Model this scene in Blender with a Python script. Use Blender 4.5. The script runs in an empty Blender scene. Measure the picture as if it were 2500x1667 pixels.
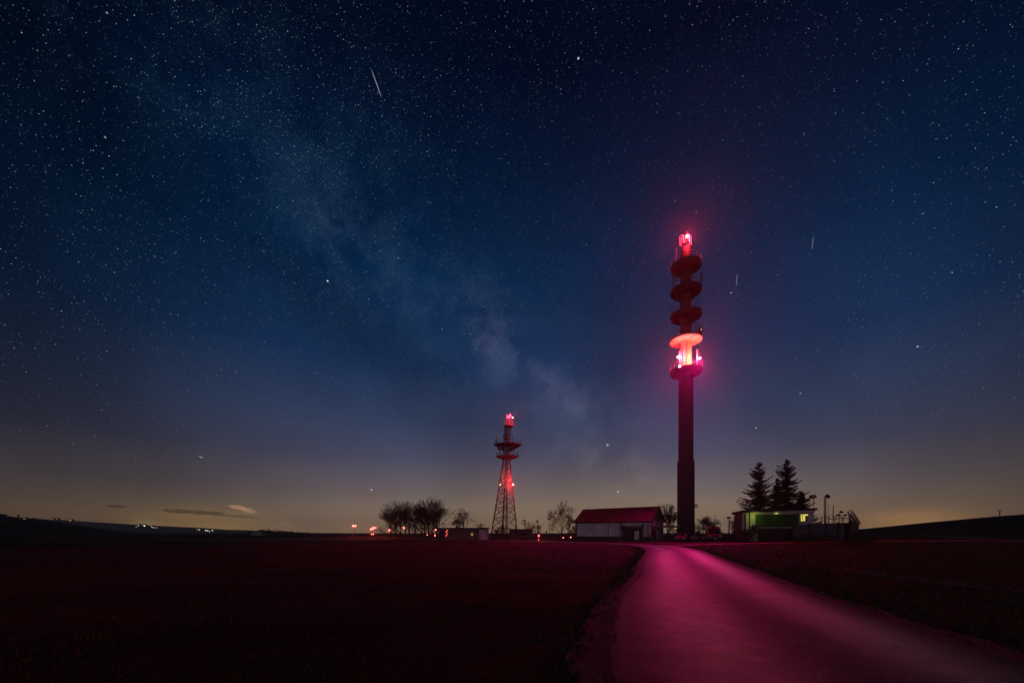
import bpy, bmesh, math, random
from mathutils import Vector, Matrix
random.seed(7)
R = math.radians
S = bpy.context.scene
C = S.collection
HZ = 1300.0; CAMH = 1.7                       # eye level row of the photo, eye height
FR = 960.0                                    # focal length in photo pixels
F = 1100.0; K = FR/F                          # distances below are written for F; real depth = K * Y

# ------------------------------------------------------------------ camera
cam = bpy.data.cameras.new('camera'); camo = bpy.data.objects.new('camera', cam); C.objects.link(camo)
cam.sensor_width = 36; cam.lens = FR/2500*36; cam.shift_y = (HZ-833.5)/2500
cam.clip_start = 0.1; cam.clip_end = 20000
camo.location = (0, 0, CAMH); camo.rotation_euler = (R(90), 0, 0)
S.camera = camo
S.view_settings.view_transform = 'Standard'; S.view_settings.look = 'None'
S.view_settings.gamma = 1; S.view_settings.exposure = 0
S.render.engine = 'CYCLES'
try: S.cycles.volume_max_steps = 64
except Exception: pass

def dirv(px, py): return Vector(((px-1250)/FR, 1, (HZ-py)/FR)).normalized()

# ------------------------------------------------------------------ night sky (world)
world = bpy.data.worlds.new('World'); S.world = world; world.use_nodes = True
nt = world.node_tree; nt.nodes.clear()
class NB:
    def __init__(s, t): s.t = t
    def link(s, v, sock):
        if isinstance(v, bpy.types.NodeSocket): s.t.links.new(v, sock)
        elif v is not None:
            sock.default_value = v
    def m(s, op, a, b=None, c=None, clamp=False):
        n = s.t.nodes.new('ShaderNodeMath'); n.operation = op; n.use_clamp = clamp
        s.link(a, n.inputs[0]); s.link(b, n.inputs[1]); s.link(c, n.inputs[2]); return n.outputs[0]
    def v(s, op, a, b=None):
        n = s.t.nodes.new('ShaderNodeVectorMath'); n.operation = op
        s.link(a, n.inputs[0]); s.link(b, n.inputs[1])
        return n.outputs['Value'] if op in ('DOT_PRODUCT', 'LENGTH') else n.outputs[0]
    def scale(s, a, f):
        n = s.t.nodes.new('ShaderNodeVectorMath'); n.operation = 'SCALE'
        s.link(a, n.inputs[0]); s.link(f, n.inputs['Scale']); return n.outputs[0]
    def noise(s, vec, scale, detail=4, rough=.5):
        n = s.t.nodes.new('ShaderNodeTexNoise'); n.inputs['Scale'].default_value = scale
        n.inputs['Detail'].default_value = detail; n.inputs['Roughness'].default_value = rough
        if vec is not None: s.t.links.new(vec, n.inputs['Vector'])
        return n.outputs[0]
    def ss(s, x, a, b, lo=0., hi=1.):
        n = s.t.nodes.new('ShaderNodeMapRange'); n.interpolation_type = 'SMOOTHSTEP'
        s.link(x, n.inputs[0]); n.inputs[1].default_value = a; n.inputs[2].default_value = b
        n.inputs[3].default_value = lo; n.inputs[4].default_value = hi; return n.outputs[0]
    def ramp(s, x, stops):
        n = s.t.nodes.new('ShaderNodeValToRGB'); e = n.color_ramp.elements
        while len(e) < len(stops): e.new(.5)
        for el, (p, c) in zip(e, stops): el.position = p; el.color = (*c, 1)
        s.link(x, n.inputs[0]); return n.outputs[0]
w = NB(nt)
tc = nt.nodes.new('ShaderNodeTexCoord'); D = w.v('NORMALIZE', tc.outputs['Generated'])
sep = nt.nodes.new('ShaderNodeSeparateXYZ'); nt.links.new(D, sep.inputs[0]); dz = sep.outputs[2]
base = w.ramp(w.m('MAXIMUM', dz, 0), [
    (0, (.310,.200,.120)), (.05, (.215,.152,.112)), (.10, (.125,.102,.112)), (.18, (.057,.061,.107)), (.263, (.030,.047,.103)),
    (.379, (.0075,.0275,.083)), (.537, (.0008,.0165,.058)), (.673, (.0002,.0068,.0275)),
    (.763, (.0002,.0028,.0130)), (1, (.0001,.001,.005))])
hor = w.m('SQRT', w.m('SUBTRACT', 1.0001, w.m('MULTIPLY', dz, dz)))
caz = w.m('DIVIDE', w.v('DOT_PRODUCT', D, (math.sin(R(7)), math.cos(R(7)), 0)), hor)
azl = w.ss(caz, .45, 1.0, .34, 1.0)                     # towns' skyglow low down
azh = w.ss(caz, .45, .92, .27, 1.0)                     # higher up
k = w.ss(dz, .12, .42)
azm = w.m('ADD', w.m('MULTIPLY', azl, w.m('SUBTRACT', 1, k)), w.m('MULTIPLY', azh, k))
col = w.scale(base, azm)
# broad unevenness
n1 = w.noise(D, 3.2, 3, .5)
col = w.scale(col, w.ss(n1, .3, .7, .84, 1.16))
def blob(px, py, hw, hh, ang=0, p=1):
    """soft ellipse around a fixed direction of the sky; hw, hh in photo pixels at the centre"""
    c = dirv(px, py); r0 = c.cross(Vector((0,0,1))).normalized(); u0 = r0.cross(c).normalized()
    a = R(ang); r = r0*math.cos(a)+u0*math.sin(a); u = -r0*math.sin(a)+u0*math.cos(a)
    kf = FR*math.sqrt(1+((px-1250)/FR)**2)
    x = w.m('DIVIDE', w.v('DOT_PRODUCT', D, r), hw/kf); y = w.m('DIVIDE', w.v('DOT_PRODUCT', D, u), hh/kf)
    q = w.m('ADD', w.m('MULTIPLY', x, x), w.m('MULTIPLY', y, y))
    g = w.m('EXPONENT', w.m('MULTIPLY', w.m('POWER', q, p), -1))
    return w.m('MULTIPLY', g, w.m('GREATER_THAN', w.v('DOT_PRODUCT', D, c), 0))
def add(col, mask, c): return w.v('ADD', col, w.scale(tuple(c), mask))
# milky way band
mw1, mw2 = dirv(1480, 1150), dirv(560, 200)
nrm = mw1.cross(mw2).normalized()
nd = w.noise(D, 5, 5, .6); nd2 = w.noise(D, 14, 4, .6)
off = w.m('ADD', w.v('DOT_PRODUCT', D, tuple(nrm)), w.m('MULTIPLY', w.m('SUBTRACT', nd, .5), .16))
band = w.m('EXPONENT', w.m('MULTIPLY', w.m('POWER', w.m('DIVIDE', off, .165), 2), -1))
rift = w.m('EXPONENT', w.m('MULTIPLY', w.m('POWER', w.m('DIVIDE', w.m('SUBTRACT', off, -.155), .06), 2), -1))
clumps = w.ss(w.m('ADD', w.m('MULTIPLY', nd2, .6), w.m('MULTIPLY', w.noise(D, 42, 6, .75), .4)), .40, .64, .08, 1.2)
mwm = w.m('MULTIPLY', w.m('MULTIPLY', band, clumps), w.ss(dz, .0, .25, .3, 1))
upf = w.ss(dz, .35, .75, 1, .45)
col = add(col, w.m('MULTIPLY', mwm, upf), (.0030,.0098,.0165))
col = w.scale(col, w.m('SUBTRACT', 1, w.m('MULTIPLY', w.m('MULTIPLY', rift, w.ss(dz, .2, .4)), .20)))
for px, py, hw, hh, an, c in [(1195, 822, 44, 78, 25, (.021,.017,.025)), (1350, 940, 90, 45, -30, (.020,.016,.021)),
                             (1500, 1150, 110, 60, -30, (.036,.024,.010)), (860, 590, 130, 60, -40, (.006,.009,.013)),
                             (1405, 998, 26, 16, 0, (.02,.018,.022))]:
    col = add(col, w.m('MULTIPLY', blob(px, py, hw, hh, an), w.ss(nd2, .36, .60, .0, 1.2)), c)
# glows of far towns at the horizon
for px, py, hw, hh, c in [(490, 1292, 130, 42, (.26,.14,.015)), (352, 1281, 26, 14, (.12,.11,.05)),
                          (2225, 1275, 95, 24, (.36,.16,.03)), (2170, 1300, 220, 60, (.07,.03,.0)),
                          (1430, 1250, 420, 95, (.060,.045,.012)), (90, 1275, 170, 45, (.05,.025,.008))]:
    col = add(col, blob(px, py, hw, hh), c)
# small low clouds
cn = w.noise(w.v('MULTIPLY', D, (60, 60, 190)), 1, 4, .6)
def cloud(col, px, py, hw, hh, an, c, dark):
    mk = w.ss(w.m('ADD', blob(px, py, hw, hh, an, 1.6), w.m('MULTIPLY', w.m('SUBTRACT', cn, .5), 1.7)), .40, .75)
    mk = w.m('MULTIPLY', mk, w.m('GREATER_THAN', blob(px, py, hw*1.8, hh*1.8, an), .04))
    if dark: return w.scale(col, w.m('SUBTRACT', 1, w.m('MULTIPLY', mk, c)))
    return add(col, mk, c)
col = cloud(col, 287, 1236, 20, 5, -1, .45, True)
col = cloud(col, 480, 1250, 74, 6, -2, .50, True)
col = cloud(col, 570, 1259, 70, 3.5, -3, .35, True)
col = cloud(col, 582, 1239, 24, 6, -12, (.26,.13,.07), False)
col = cloud(col, 605, 1246, 20, 7, -10, (.20,.10,.06), False)
col = cloud(col, 690, 1278, 22, 3, -5, (.09,.045,.03), False)
# stars
def stars(scale, rad, seed, thr, gain, cmix):
    vo = nt.nodes.new('ShaderNodeTexVoronoi'); vo.inputs['Scale'].default_value = scale
    nt.links.new(w.v('ADD', D, (seed, seed*1.7, seed*.3)), vo.inputs['Vector'])
    dd = w.ss(vo.outputs['Distance'], rad*.2, rad, 1, 0)
    sc = nt.nodes.new('ShaderNodeSeparateColor'); nt.links.new(vo.outputs['Color'], sc.inputs[0])
    dens = w.m('ADD', thr, w.m('MULTIPLY', mwm, .42))                       # more stars in the band
    dens = w.m('MULTIPLY', dens, w.ss(dz, .02, .55, .30, 1))
    on = w.m('LESS_THAN', sc.outputs[0], w.m('MULTIPLY', dens, w.ss(nd, .3, .7, .75, 1.2)))
    mag = w.m('MULTIPLY', w.m('POWER', sc.outputs[1], 6), gain)
    mag = w.m('ADD', mag, gain*.16)
    ext = w.ss(dz, .0, .3, .5, 1)
    st = w.m('MULTIPLY', w.m('MULTIPLY', w.m('MULTIPLY', dd, on), mag), ext)
    tint = w.ramp(sc.outputs[2], [(0, (.45,.70,1)), (.7, (.72,.86,1)), (.9, (1,.98,.95)), (1, (1,.82,.7))])
    return w.scale(tint, w.m('MULTIPLY', st, cmix))
col = w.v('ADD', col, stars(88, .068, 3.1, .46, 1.05, 1))
col = w.v('ADD', col, w.scale(stars(430, .30, 1.9, .15, .34, 1), w.m('MULTIPLY', mwm, 1.3)))
col = w.v('ADD', col, stars(150, .108, 8.3, .85, .66, 1))
col = w.v('ADD', col, stars(270, .185, 5.7, .95, .44, 1))
for (px, py, s, g) in [(1412, 143, .95, 1.2), (800, 686, 1.2, 1.3), (1954, 960, 1.0, .8), (1846, 1044, 1.1, .8), (1785, 715, 1.0, .9),
                    (2240, 846, 1.2, .9), (907, 1195, 1.3, 1), (1509, 1200, 1.2, 1.2), (257, 336, .9, .7), (1483, 1086, 2.2, .5), (261, 32, .9, .7)]:
    col = add(col, blob(px, py, s, s), (g*.85, g*.93, g))
# meteors
for (ax, ay, bx, by, g) in [(908,174,930,234,.34), (1800,670,1798,697,.26), (1986,578,1982,608,.20), (486,1113,495,1118,.5)]:
    da, db = dirv(ax, ay), dirv(bx, by); ctr = (da+db).normalized(); t = (db-da).normalized(); nn = ctr.cross(t).normalized()
    hl = (db-da).length/2
    x = w.m('DIVIDE', w.v('DOT_PRODUCT', D, t), hl); y = w.m('DIVIDE', w.v('DOT_PRODUCT', D, nn), .00055)
    q = w.m('ADD', w.m('POWER', w.m('ABSOLUTE', x), 6), w.m('MULTIPLY', y, y))
    g_ = w.m('MULTIPLY', w.m('EXPONENT', w.m('MULTIPLY', q, -1)), w.m('GREATER_THAN', w.v('DOT_PRODUCT', D, ctr), 0))
    col = add(col, g_, (g*.8, g*.9, g))
bg = nt.nodes.new('ShaderNodeBackground'); nt.links.new(col, bg.inputs[0]); bg.inputs[1].default_value = 1.0
wo = nt.nodes.new('ShaderNodeOutputWorld'); nt.links.new(bg.outputs[0], wo.inputs[0])
try: world.cycles.sampling_method = 'MANUAL'; world.cycles.sample_map_resolution = 256
except Exception: pass

# faint low sun lamp, added behind the camera to brighten the walls
ml = bpy.data.lights.new('fill_sun', 'SUN'); ml.energy = 0.13; ml.angle = R(.5); ml.color = (.95, .78, 1.0)
ml.energy = .12
mo = bpy.data.objects.new('fill_sun', ml); C.objects.link(mo)
mo.rotation_euler = Vector((.55, 1, -.16)).to_track_quat('-Z', 'Y').to_euler()

def lamp(name, kind, loc, energy, color, radius=.15, aim=None, angle=60, blend=.6, parent=None):
    l = bpy.data.lights.new(name, kind); l.energy = energy; l.color = color; l.shadow_soft_size = radius
    o = bpy.data.objects.new(name, l); C.objects.link(o)
    if kind == 'SPOT':
        l.spot_size = R(angle); l.spot_blend = blend
        o.rotation_euler = (Vector(aim)-Vector(loc)).to_track_quat('-Z', 'Y').to_euler()
    o.location = loc
    return o
RED = (1, .022, .055); MAG = (1, .004, .29)

# ------------------------------------------------------------------ materials
MATS = {}
def mat(name, c, rough=.8, var=.25, scale=4., bump=0., metal=0., spec=.3, c2=None, bscale=None):
    if name in MATS: return MATS[name]
    m = bpy.data.materials.new(name); m.use_nodes = True; t = m.node_tree; b = NB(t)
    p = t.nodes['Principled BSDF']; tc = t.nodes.new('ShaderNodeTexCoord')
    n = b.noise(tc.outputs['Object'], scale, 5, .6)
    c2 = c2 or tuple(x*(1+var*2) for x in c)
    t.links.new(b.ramp(n, [(.3, tuple(x*(1-var) for x in c)), (.7, c2)]), p.inputs['Base Color'])
    t.links.new(b.ss(n, .3, .7, max(0, rough-.1), min(1, rough+.1)), p.inputs['Roughness'])
    p.inputs['Metallic'].default_value = metal; p.inputs['Specular IOR Level'].default_value = spec
    if bump:
        bn = t.nodes.new('ShaderNodeBump'); bn.inputs['Strength'].default_value = bump
        t.links.new(b.noise(tc.outputs['Object'], bscale or scale*5, 5, .6), bn.inputs['Height'])
        t.links.new(bn.outputs[0], p.inputs['Normal'])
    MATS[name] = m; return m
def emis(name, c, s):
    if name in MATS: return MATS[name]
    m = bpy.data.materials.new(name); m.use_nodes = True; p = m.node_tree.nodes['Principled BSDF']
    p.inputs['Base Color'].default_value = (*c, 1); p.inputs['Emission Color'].default_value = (*c, 1)
    p.inputs['Emission Strength'].default_value = s; p.inputs['Roughness'].default_value = .2
    m.cycles.emission_sampling = 'NONE'
    MATS[name] = m; return m
CONC = mat('concrete', (.040,.036,.032), .85, .22, .45, .3)
CONC_LIT = mat('lit_concrete', (.34,.31,.17), .7, .12, .8, .15)  # yellowish lamp-lit tone of column and deck put into the colour
STEEL = mat('galvanised_steel', (.30,.29,.28), .5, .15, 3, metal=.3)
DARK = mat('dark_steel', (.035,.033,.033), .55, .2, 3)
RAIL = mat('railing_steel', (.16,.15,.15), .5, .15, 3, metal=.3)
MASTS = mat('mast_paint', (.11,.07,.07), .5, .2, 2)
BARK = mat('bark', (.055,.042,.032), .95, .3, 6)
NEEDLE = mat('spruce_needles', (.018,.03,.014), .85, .3, 3)
ROOF = mat('roof_sheet', (.060,.018,.024), .6, .2, 1.2)
WHITE = mat('pale_render', (.50,.45,.47), .85, .2, .8, .1)
GREY = mat('grey_render', (.16,.14,.135), .9, .2, 1, .1)
GLASS = mat('dark_glass', (.02,.022,.028), .12, .1, 2, spec=.6)
REDP = mat('red_paint', (.17,.014,.018), .35, .08, 2, spec=.5)
RUB = mat('rubber', (.02,.02,.02), .8, .1, 5)
LENS = emis('beacon_lens', (1, .32, .20), 12)
LENS_F = emis('far_beacon_lens', (1, .11, .09), 8)
WARM = emis('warm_lamp', (1, .85, .5), 6)

# ------------------------------------------------------------------ mesh builder
class MB:
    def __init__(s): s.b = bmesh.new()
    def tube(s, a, b, ra, rb=None, n=8, caps=True):
        a, b = Vector(a), Vector(b); rb = ra if rb is None else rb
        d = (b-a)
        if d.length < 1e-6: return s
        q = d.to_track_quat('Z', 'Y'); A, B = [], []
        for i in range(n):
            t = 2*math.pi*(i+.5)/n; o = q @ Vector((math.cos(t), math.sin(t), 0))
            A.append(s.b.verts.new(a+o*ra)); B.append(s.b.verts.new(b+o*rb))
        for i in range(n): s.b.faces.new((A[i], A[(i+1) % n], B[(i+1) % n], B[i]))
        if caps: s.b.faces.new(A[::-1]); s.b.faces.new(B)
        return s
    def path(s, pts, r, n=6):
        for a, b in zip(pts, pts[1:]): s.tube(a, b, r, r, n)
        return s
    def ring(s, c, rad, r, n=40, m=5, a0=0, a1=2*math.pi):
        c = Vector(c); pts = [c+Vector((rad*math.cos(a0+(a1-a0)*i/n), rad*math.sin(a0+(a1-a0)*i/n), 0)) for i in range(n+1)]
        return s.path(pts, r, m)
    def box(s, c, size, rz=0, rot=None):
        M = Matrix.Translation(Vector(c)) @ (rot.to_matrix().to_4x4() if rot else Matrix.Rotation(rz, 4, 'Z'))
        x, y, z = (v/2 for v in size)
        V = [s.b.verts.new(M @ Vector(p)) for p in ((-x,-y,-z),(x,-y,-z),(x,y,-z),(-x,y,-z),(-x,-y,z),(x,-y,z),(x,y,z),(-x,y,z))]
        for f in ((3,2,1,0),(4,5,6,7),(0,1,5,4),(1,2,6,5),(2,3,7,6),(3,0,4,7)): s.b.faces.new([V[i] for i in f])
        return s
    def lathe(s, c, prof, n=48):
        c = Vector(c); rows = []
        for r, z in prof:
            rows.append([s.b.verts.new(c+Vector((r*math.cos(2*math.pi*i/n), r*math.sin(2*math.pi*i/n), z))) for i in range(n)])
        for a, b in zip(rows, rows[1:]):
            for i in range(n): s.b.faces.new((a[i], a[(i+1) % n], b[(i+1) % n], b[i]))
        s.b.faces.new(rows[0][::-1]); s.b.faces.new(rows[-1]); return s
    def prism(s, poly, ax, off):
        """poly: 3d points (planar), extruded by vector off"""
        A = [s.b.verts.new(Vector(p)) for p in poly]; B = [s.b.verts.new(Vector(p)+Vector(off)) for p in poly]
        n = len(A); s.b.faces.new(A[::-1]); s.b.faces.new(B)
        for i in range(n): s.b.faces.new((A[i], A[(i+1) % n], B[(i+1) % n], B[i]))
        return s
    def build(s, name, m, parent=None, smooth=False, loc=None):
        bmesh.ops.recalc_face_normals(s.b, faces=s.b.faces[:])
        me = bpy.data.meshes.new(name); s.b.to_mesh(me); s.b.free(); me.materials.append(m)
        if smooth:
            for p in me.polygons: p.use_smooth = True
            try: me.set_sharp_from_angle(angle=R(40))
            except Exception: pass
        o = bpy.data.objects.new(name, me); C.objects.link(o)
        if parent: o.parent = parent
        if loc: o.location = loc
        return o
def tag(o, label=None, cat=None, group=None, kind=None):
    if label: o['label'] = label
    if cat: o['category'] = cat
    if group: o['group'] = group
    if kind: o['kind'] = kind
    return o
def thing(name, label, cat, loc, rz=0, group=None):
    o = bpy.data.objects.new(name, None); C.objects.link(o); o.location = loc; o.rotation_euler = (0, 0, rz)
    o.empty_display_size = .3
    return tag(o, label, cat, group)
def copy_tree(o, label=None, loc=None, rz=None, sc=None, parent=None):
    c = o.copy(); C.objects.link(c)
    if parent: c.parent = parent
    for ch in o.children: copy_tree(ch, parent=c)
    if label: c['label'] = label
    if loc is not None: c.location = loc
    if rz is not None: c.rotation_euler = (0, 0, rz)
    if sc is not None: c.scale = (sc,)*3 if isinstance(sc, (int, float)) else sc
    return c
def sstep(t): t = max(0, min(1, t)); return t*t*(3-2*t)
def ground(x, y):
    y = y/K
    pr = [(35,0),(100,1.0),(125,1.5),(139.5,1.9),(151,3.5),(165,5.2),(178.6,7.1),(187.5,8.3),(215,10),(9999,10)]; z = 0
    if x > 35:
        for (a, za), (b_, zb_) in zip(pr, pr[1:]):
            if a <= x <= b_: z = za+(zb_-za)*(x-a)/(b_-a)
        z *= math.exp(-((y-165)/75)**2)
    z += .75*math.exp(-((x-58)/22)**2-((y-68)/16)**2)
    return z
def P(px, Y, py=None):
    x = (px-1250)/F*Y; yk = Y*K
    return Vector((x, yk, ground(x, yk) if py is None else CAMH+(HZ-py)/F*Y))

# ------------------------------------------------------------------ road line
RC = [(1.6,-8),(2.3,-3),(3.05,1.5),(3.75,5),(4.4,7.8),(5.35,11.5),(7.2,17),(10.35,27.2),(13.2,36),(15.8,44.5),(17.5,53),(17.5,61),
      (15.3,70),(10.5,79),(3.5,89),(-4.5,98.7),(-14,104.5),(-28,108.5),(-60,112),(-140,112)]
def catmull(P_, n=14):
    out = []; Q = [P_[0]]+list(P_)+[P_[-1]]
    for i in range(1, len(Q)-2):
        p0, p1, p2, p3 = (Vector(q) for q in Q[i-1:i+3])
        for j in range(n):
            t = j/n
            out.append(.5*((2*p1)+(p2-p0)*t+(2*p0-5*p1+4*p2-p3)*t*t+(3*p1-p0-3*p2+p3)*t**3))
    out.append(Vector(Q[-2])); return out
RL = catmull([(x, y*K) for x, y in RC])
def strip_mesh(name, line, offs, zf, mtl, cols_uv=True, jitter=None):
    """sheet along a line; offs = list of lateral offsets"""
    bm = bmesh.new(); uvl = bm.loops.layers.uv.new('uv'); rows = []; L = 0
    for i, p in enumerate(line):
        a = line[max(0, i-1)]; b = line[min(len(line)-1, i+1)]; t = (b-a).normalized(); n = Vector((t.y, -t.x))
        if i: L += (p-line[i-1]).length
        row = []
        for j, o in enumerate(offs):
            oo = o + (jitter(L, j) if jitter else 0); q = p+n*oo*(.99-.15*sstep((p.y-4)/12) if p.y < 75 else .84)
            row.append((bm.verts.new((q.x, q.y, ground(q.x, q.y)+zf(o, L))), (L, j/(len(offs)-1))))
        rows.append(row)
    for r0, r1 in zip(rows, rows[1:]):
        for j in range(len(offs)-1):
            q = (r0[j], r0[j+1], r1[j+1], r1[j]); f = bm.faces.new([v for v, _ in q]); f.smooth = True
            for lp, (_, uv) in zip(f.loops, q): lp[uvl].uv = uv
    bmesh.ops.recalc_face_normals(bm, faces=bm.faces[:])
    me = bpy.data.meshes.new(name); bm.to_mesh(me); bm.free(); me.materials.append(mtl)
    o = bpy.data.objects.new(name, me); C.objects.link(o); return o

# ------------------------------------------------------------------ ground
gm = bpy.data.materials.new('field_soil'); gm.use_nodes = True; t = gm.node_tree; b = NB(t); p = t.nodes['Principled BSDF']
tc = t.nodes.new('ShaderNodeTexCoord'); O = tc.outputs['Object']
sp = t.nodes.new('ShaderNodeSeparateXYZ'); t.links.new(O, sp.inputs[0])
a1 = b.noise(O, .05, 4); a2 = b.noise(O, 1.4, 6, .7); a3 = b.noise(O, 9, 5, .7)
drill = b.m('SINE', b.m('MULTIPLY', b.m('ADD', b.m('ADD', sp.outputs[1], b.m('MULTIPLY', sp.outputs[0], -.22)), b.m('MULTIPLY', a1, 5)), 1.1))
mixv = b.m('ADD', b.m('MULTIPLY', a1, .45), b.m('ADD', b.m('MULTIPLY', a2, .35), b.m('ADD', b.m('MULTIPLY', a3, .28), b.m('MULTIPLY', drill, .035))))
t.links.new(b.ramp(mixv, [(.38, (.006,.005,.003)), (.54, (.026,.020,.010)), (.70, (.075,.055,.03))]), p.inputs['Base Color'])
p.inputs['Roughness'].default_value = 1; p.inputs['Specular IOR Level'].default_value = .1
bn = t.nodes.new('ShaderNodeBump'); bn.inputs['Strength'].default_value = .9; bn.inputs['Distance'].default_value = .12
t.links.new(b.m('ADD', a2, b.m('MULTIPLY', a3, .5)), bn.inputs['Height']); t.links.new(bn.outputs[0], p.inputs['Normal'])
def axis(a, b_, fine0, fine1, step, coarse):
    v = []; x = a
    while x < b_:
        v.append(x); d = max(0, fine0-x, x-fine1); x += step+d*coarse
    v.append(b_); return v
xs = axis(-2600, 2600, -25, 40, .8, .12); ys = axis(-900, 2800, -6, 40, .8, .10)
bm = bmesh.new(); grid = []
from mathutils import noise as mn
RLX = [(q.x, q.y) for q in RL]
def roadd(x, y): return min((x-a)**2+(y-c)**2 for a, c in RLX)**.5
for yy in ys:
    row = []
    for xx in xs:
        z = ground(xx, yy)
        if -30 < xx < 70 and -8 < yy < 130:
            rd = roadd(xx, yy); near = sstep((rd-3.0)/1.5)
            z -= .05*(1-near)
            z += near*(.10*mn.noise(Vector((xx*.35, yy*.35, 0)))+.05*mn.noise(Vector((xx*1.1, yy*1.1, 3)))) - .03*near
        row.append(bm.verts.new((xx, yy, z-.012)))
    grid.append(row)
for r0, r1 in zip(grid, grid[1:]):
    for j in range(len(xs)-1):
        f = bm.faces.new((r0[j], r0[j+1], r1[j+1], r1[j])); f.smooth = True
me = bpy.data.meshes.new('ground'); bm.to_mesh(me); bm.free(); me.materials.append(gm)
go = bpy.data.objects.new('ground', me); C.objects.link(go); tag(go, kind='structure')

# asphalt
am = bpy.data.materials.new('asphalt'); am.use_nodes = True; t = am.node_tree; b = NB(t); p = t.nodes['Principled BSDF']
tc = t.nodes.new('ShaderNodeTexCoord'); O = tc.outputs['Object']; uvs = t.nodes.new('ShaderNodeSeparateXYZ'); t.links.new(tc.outputs['UV'], uvs.inputs[0])
across = uvs.outputs[1]
def bump_at(c, wd): return b.m('EXPONENT', b.m('MULTIPLY', b.m('POWER', b.m('DIVIDE', b.m('SUBTRACT', across, c), wd), 2), -1))
track = b.m('ADD', bump_at(.30, .125), bump_at(.76, .12), clamp=True)      # two polished wheel tracks
fine = b.noise(O, 120, 3, .7); mid = b.noise(O, 2.2, 5, .6); lng = b.noise(b.v('MULTIPLY', tc.outputs['UV'], (.05, 5, 1)), 1, 3)
cc = b.m('ADD', b.m('MULTIPLY', mid, .5), b.m('MULTIPLY', fine, .5))
cc = b.m('ADD', cc, b.m('MULTIPLY', track, .12))
big = b.noise(O, .45, 3, .5)
ck = t.nodes.new('ShaderNodeTexVoronoi'); ck.feature = 'DISTANCE_TO_EDGE'; ck.inputs['Scale'].default_value = .42
t.links.new(b.v('ADD', O, b.scale((1.0, 1.0, 0.0), mid)), ck.inputs['Vector'])
crack = b.m('MULTIPLY', b.ss(ck.outputs['Distance'], .0, .009, 1, 0), b.ss(big, .48, .56))
fl_ = t.nodes.new('ShaderNodeTexVoronoi'); fl_.inputs['Scale'].default_value = 26; t.links.new(O, fl_.inputs['Vector'])
fsc = t.nodes.new('ShaderNodeSeparateColor'); t.links.new(fl_.outputs['Color'], fsc.inputs[0])
glint = b.m('MULTIPLY', b.m('GREATER_THAN', fsc.outputs[0], .93), b.m('LESS_THAN', fl_.outputs['Distance'], .30))  # pale specks, lamp glints on the asphalt painted into its colour
cc = b.m('ADD', cc, b.m('MULTIPLY', b.m('SUBTRACT', big, .5), .5))
cc = b.m('SUBTRACT', b.m('ADD', cc, b.m('MULTIPLY', glint, .9)), b.m('MULTIPLY', crack, .5))
t.links.new(b.ramp(cc, [(.22, (.003,.002,.003)), (.38, (.009,.007,.009)), (.62, (.034,.028,.034)), (1, (.30,.24,.3))]), p.inputs['Base Color'])
rgh = b.m('SUBTRACT', b.m('ADD', .47, b.m('MULTIPLY', b.m('SUBTRACT', mid, .5), .16)), b.m('MULTIPLY', track, .17))
t.links.new(rgh, p.inputs['Roughness'])
t.links.new(b.m('MULTIPLY', b.m('ADD', .06, b.m('MULTIPLY', track, .46)), b.ss(mid, .3, .7, .6, 1.25)), p.inputs['Specular IOR Level'])
bn = t.nodes.new('ShaderNodeBump'); bn.inputs['Strength'].default_value = .8; bn.inputs['Distance'].default_value = .008
vo = t.nodes.new('ShaderNodeTexVoronoi'); vo.inputs['Scale'].default_value = 75; t.links.new(O, vo.inputs['Vector'])
t.links.new(b.m('ADD', vo.outputs['Distance'], b.m('MULTIPLY', fine, .6)), bn.inputs['Height']); t.links.new(bn.outputs[0], p.inputs['Normal'])
W2 = 2.58
offs = [-W2, -2.2, -1.7, -1.15, -.6, 0, .6, 1.15, 1.7, 2.2, W2]
def edge_j(L, j):
    e = (0 if 0 < j < 10 else 1)
    return e*(.10*mn.noise(Vector((L*.9, j, 0)))+.06*mn.noise(Vector((L*3.1, j, 5))))
road = strip_mesh('road', RL, offs, lambda o, L: .03+.05*(1-(o/W2)**2)-.02*math.exp(-((abs(o)-1.15)/.35)**2), am, jitter=edge_j)
tag(road, kind='structure')
# gravel shoulder
sm = mat('gravel_shoulder', (.07,.058,.058), .95, .5, 3, .9, bscale=25)
for side, nm in ((-1, 'left_shoulder'), (1, 'right_shoulder')):
    oo = [W2-.12, W2+.15, W2+.45, W2+.8] if side > 0 else [-W2-.6, -W2-.35, -W2-.1, -W2+.12]
    def js(L, j, side=side):
        outer = (j == 3) if side > 0 else (j == 0)
        return (.28*mn.noise(Vector((L*.6, side, 1)))+.15*mn.noise(Vector((L*2.2, side, 7)))) if outer else 0
    def zf(o, L): return .022 if abs(o) < W2+.2 else (.012 if abs(o) < W2+.5 else -.03)
    tag(strip_mesh('road_verge', RL, oo, zf, sm, jitter=js), kind='structure')
# gravel track off to the right
pm = mat('gravel_track', (.11,.09,.085), .95, .4, 2, .6)
TL = catmull([(19.5,56),(24,60.5),(31,63),(42,62.2),(54,60),(70,62),(86,74),(100,96),(116,128)], 10); TL = [Vector((q.x, q.y*K)) for q in TL]
tag(strip_mesh('path', TL, [-1.5,-.7,0,.7,1.5], lambda o, L: .035-.015*abs(o), pm,
    jitter=lambda L, j: .2*mn.noise(Vector((L*.5, j, 2)))), kind='structure')

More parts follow.
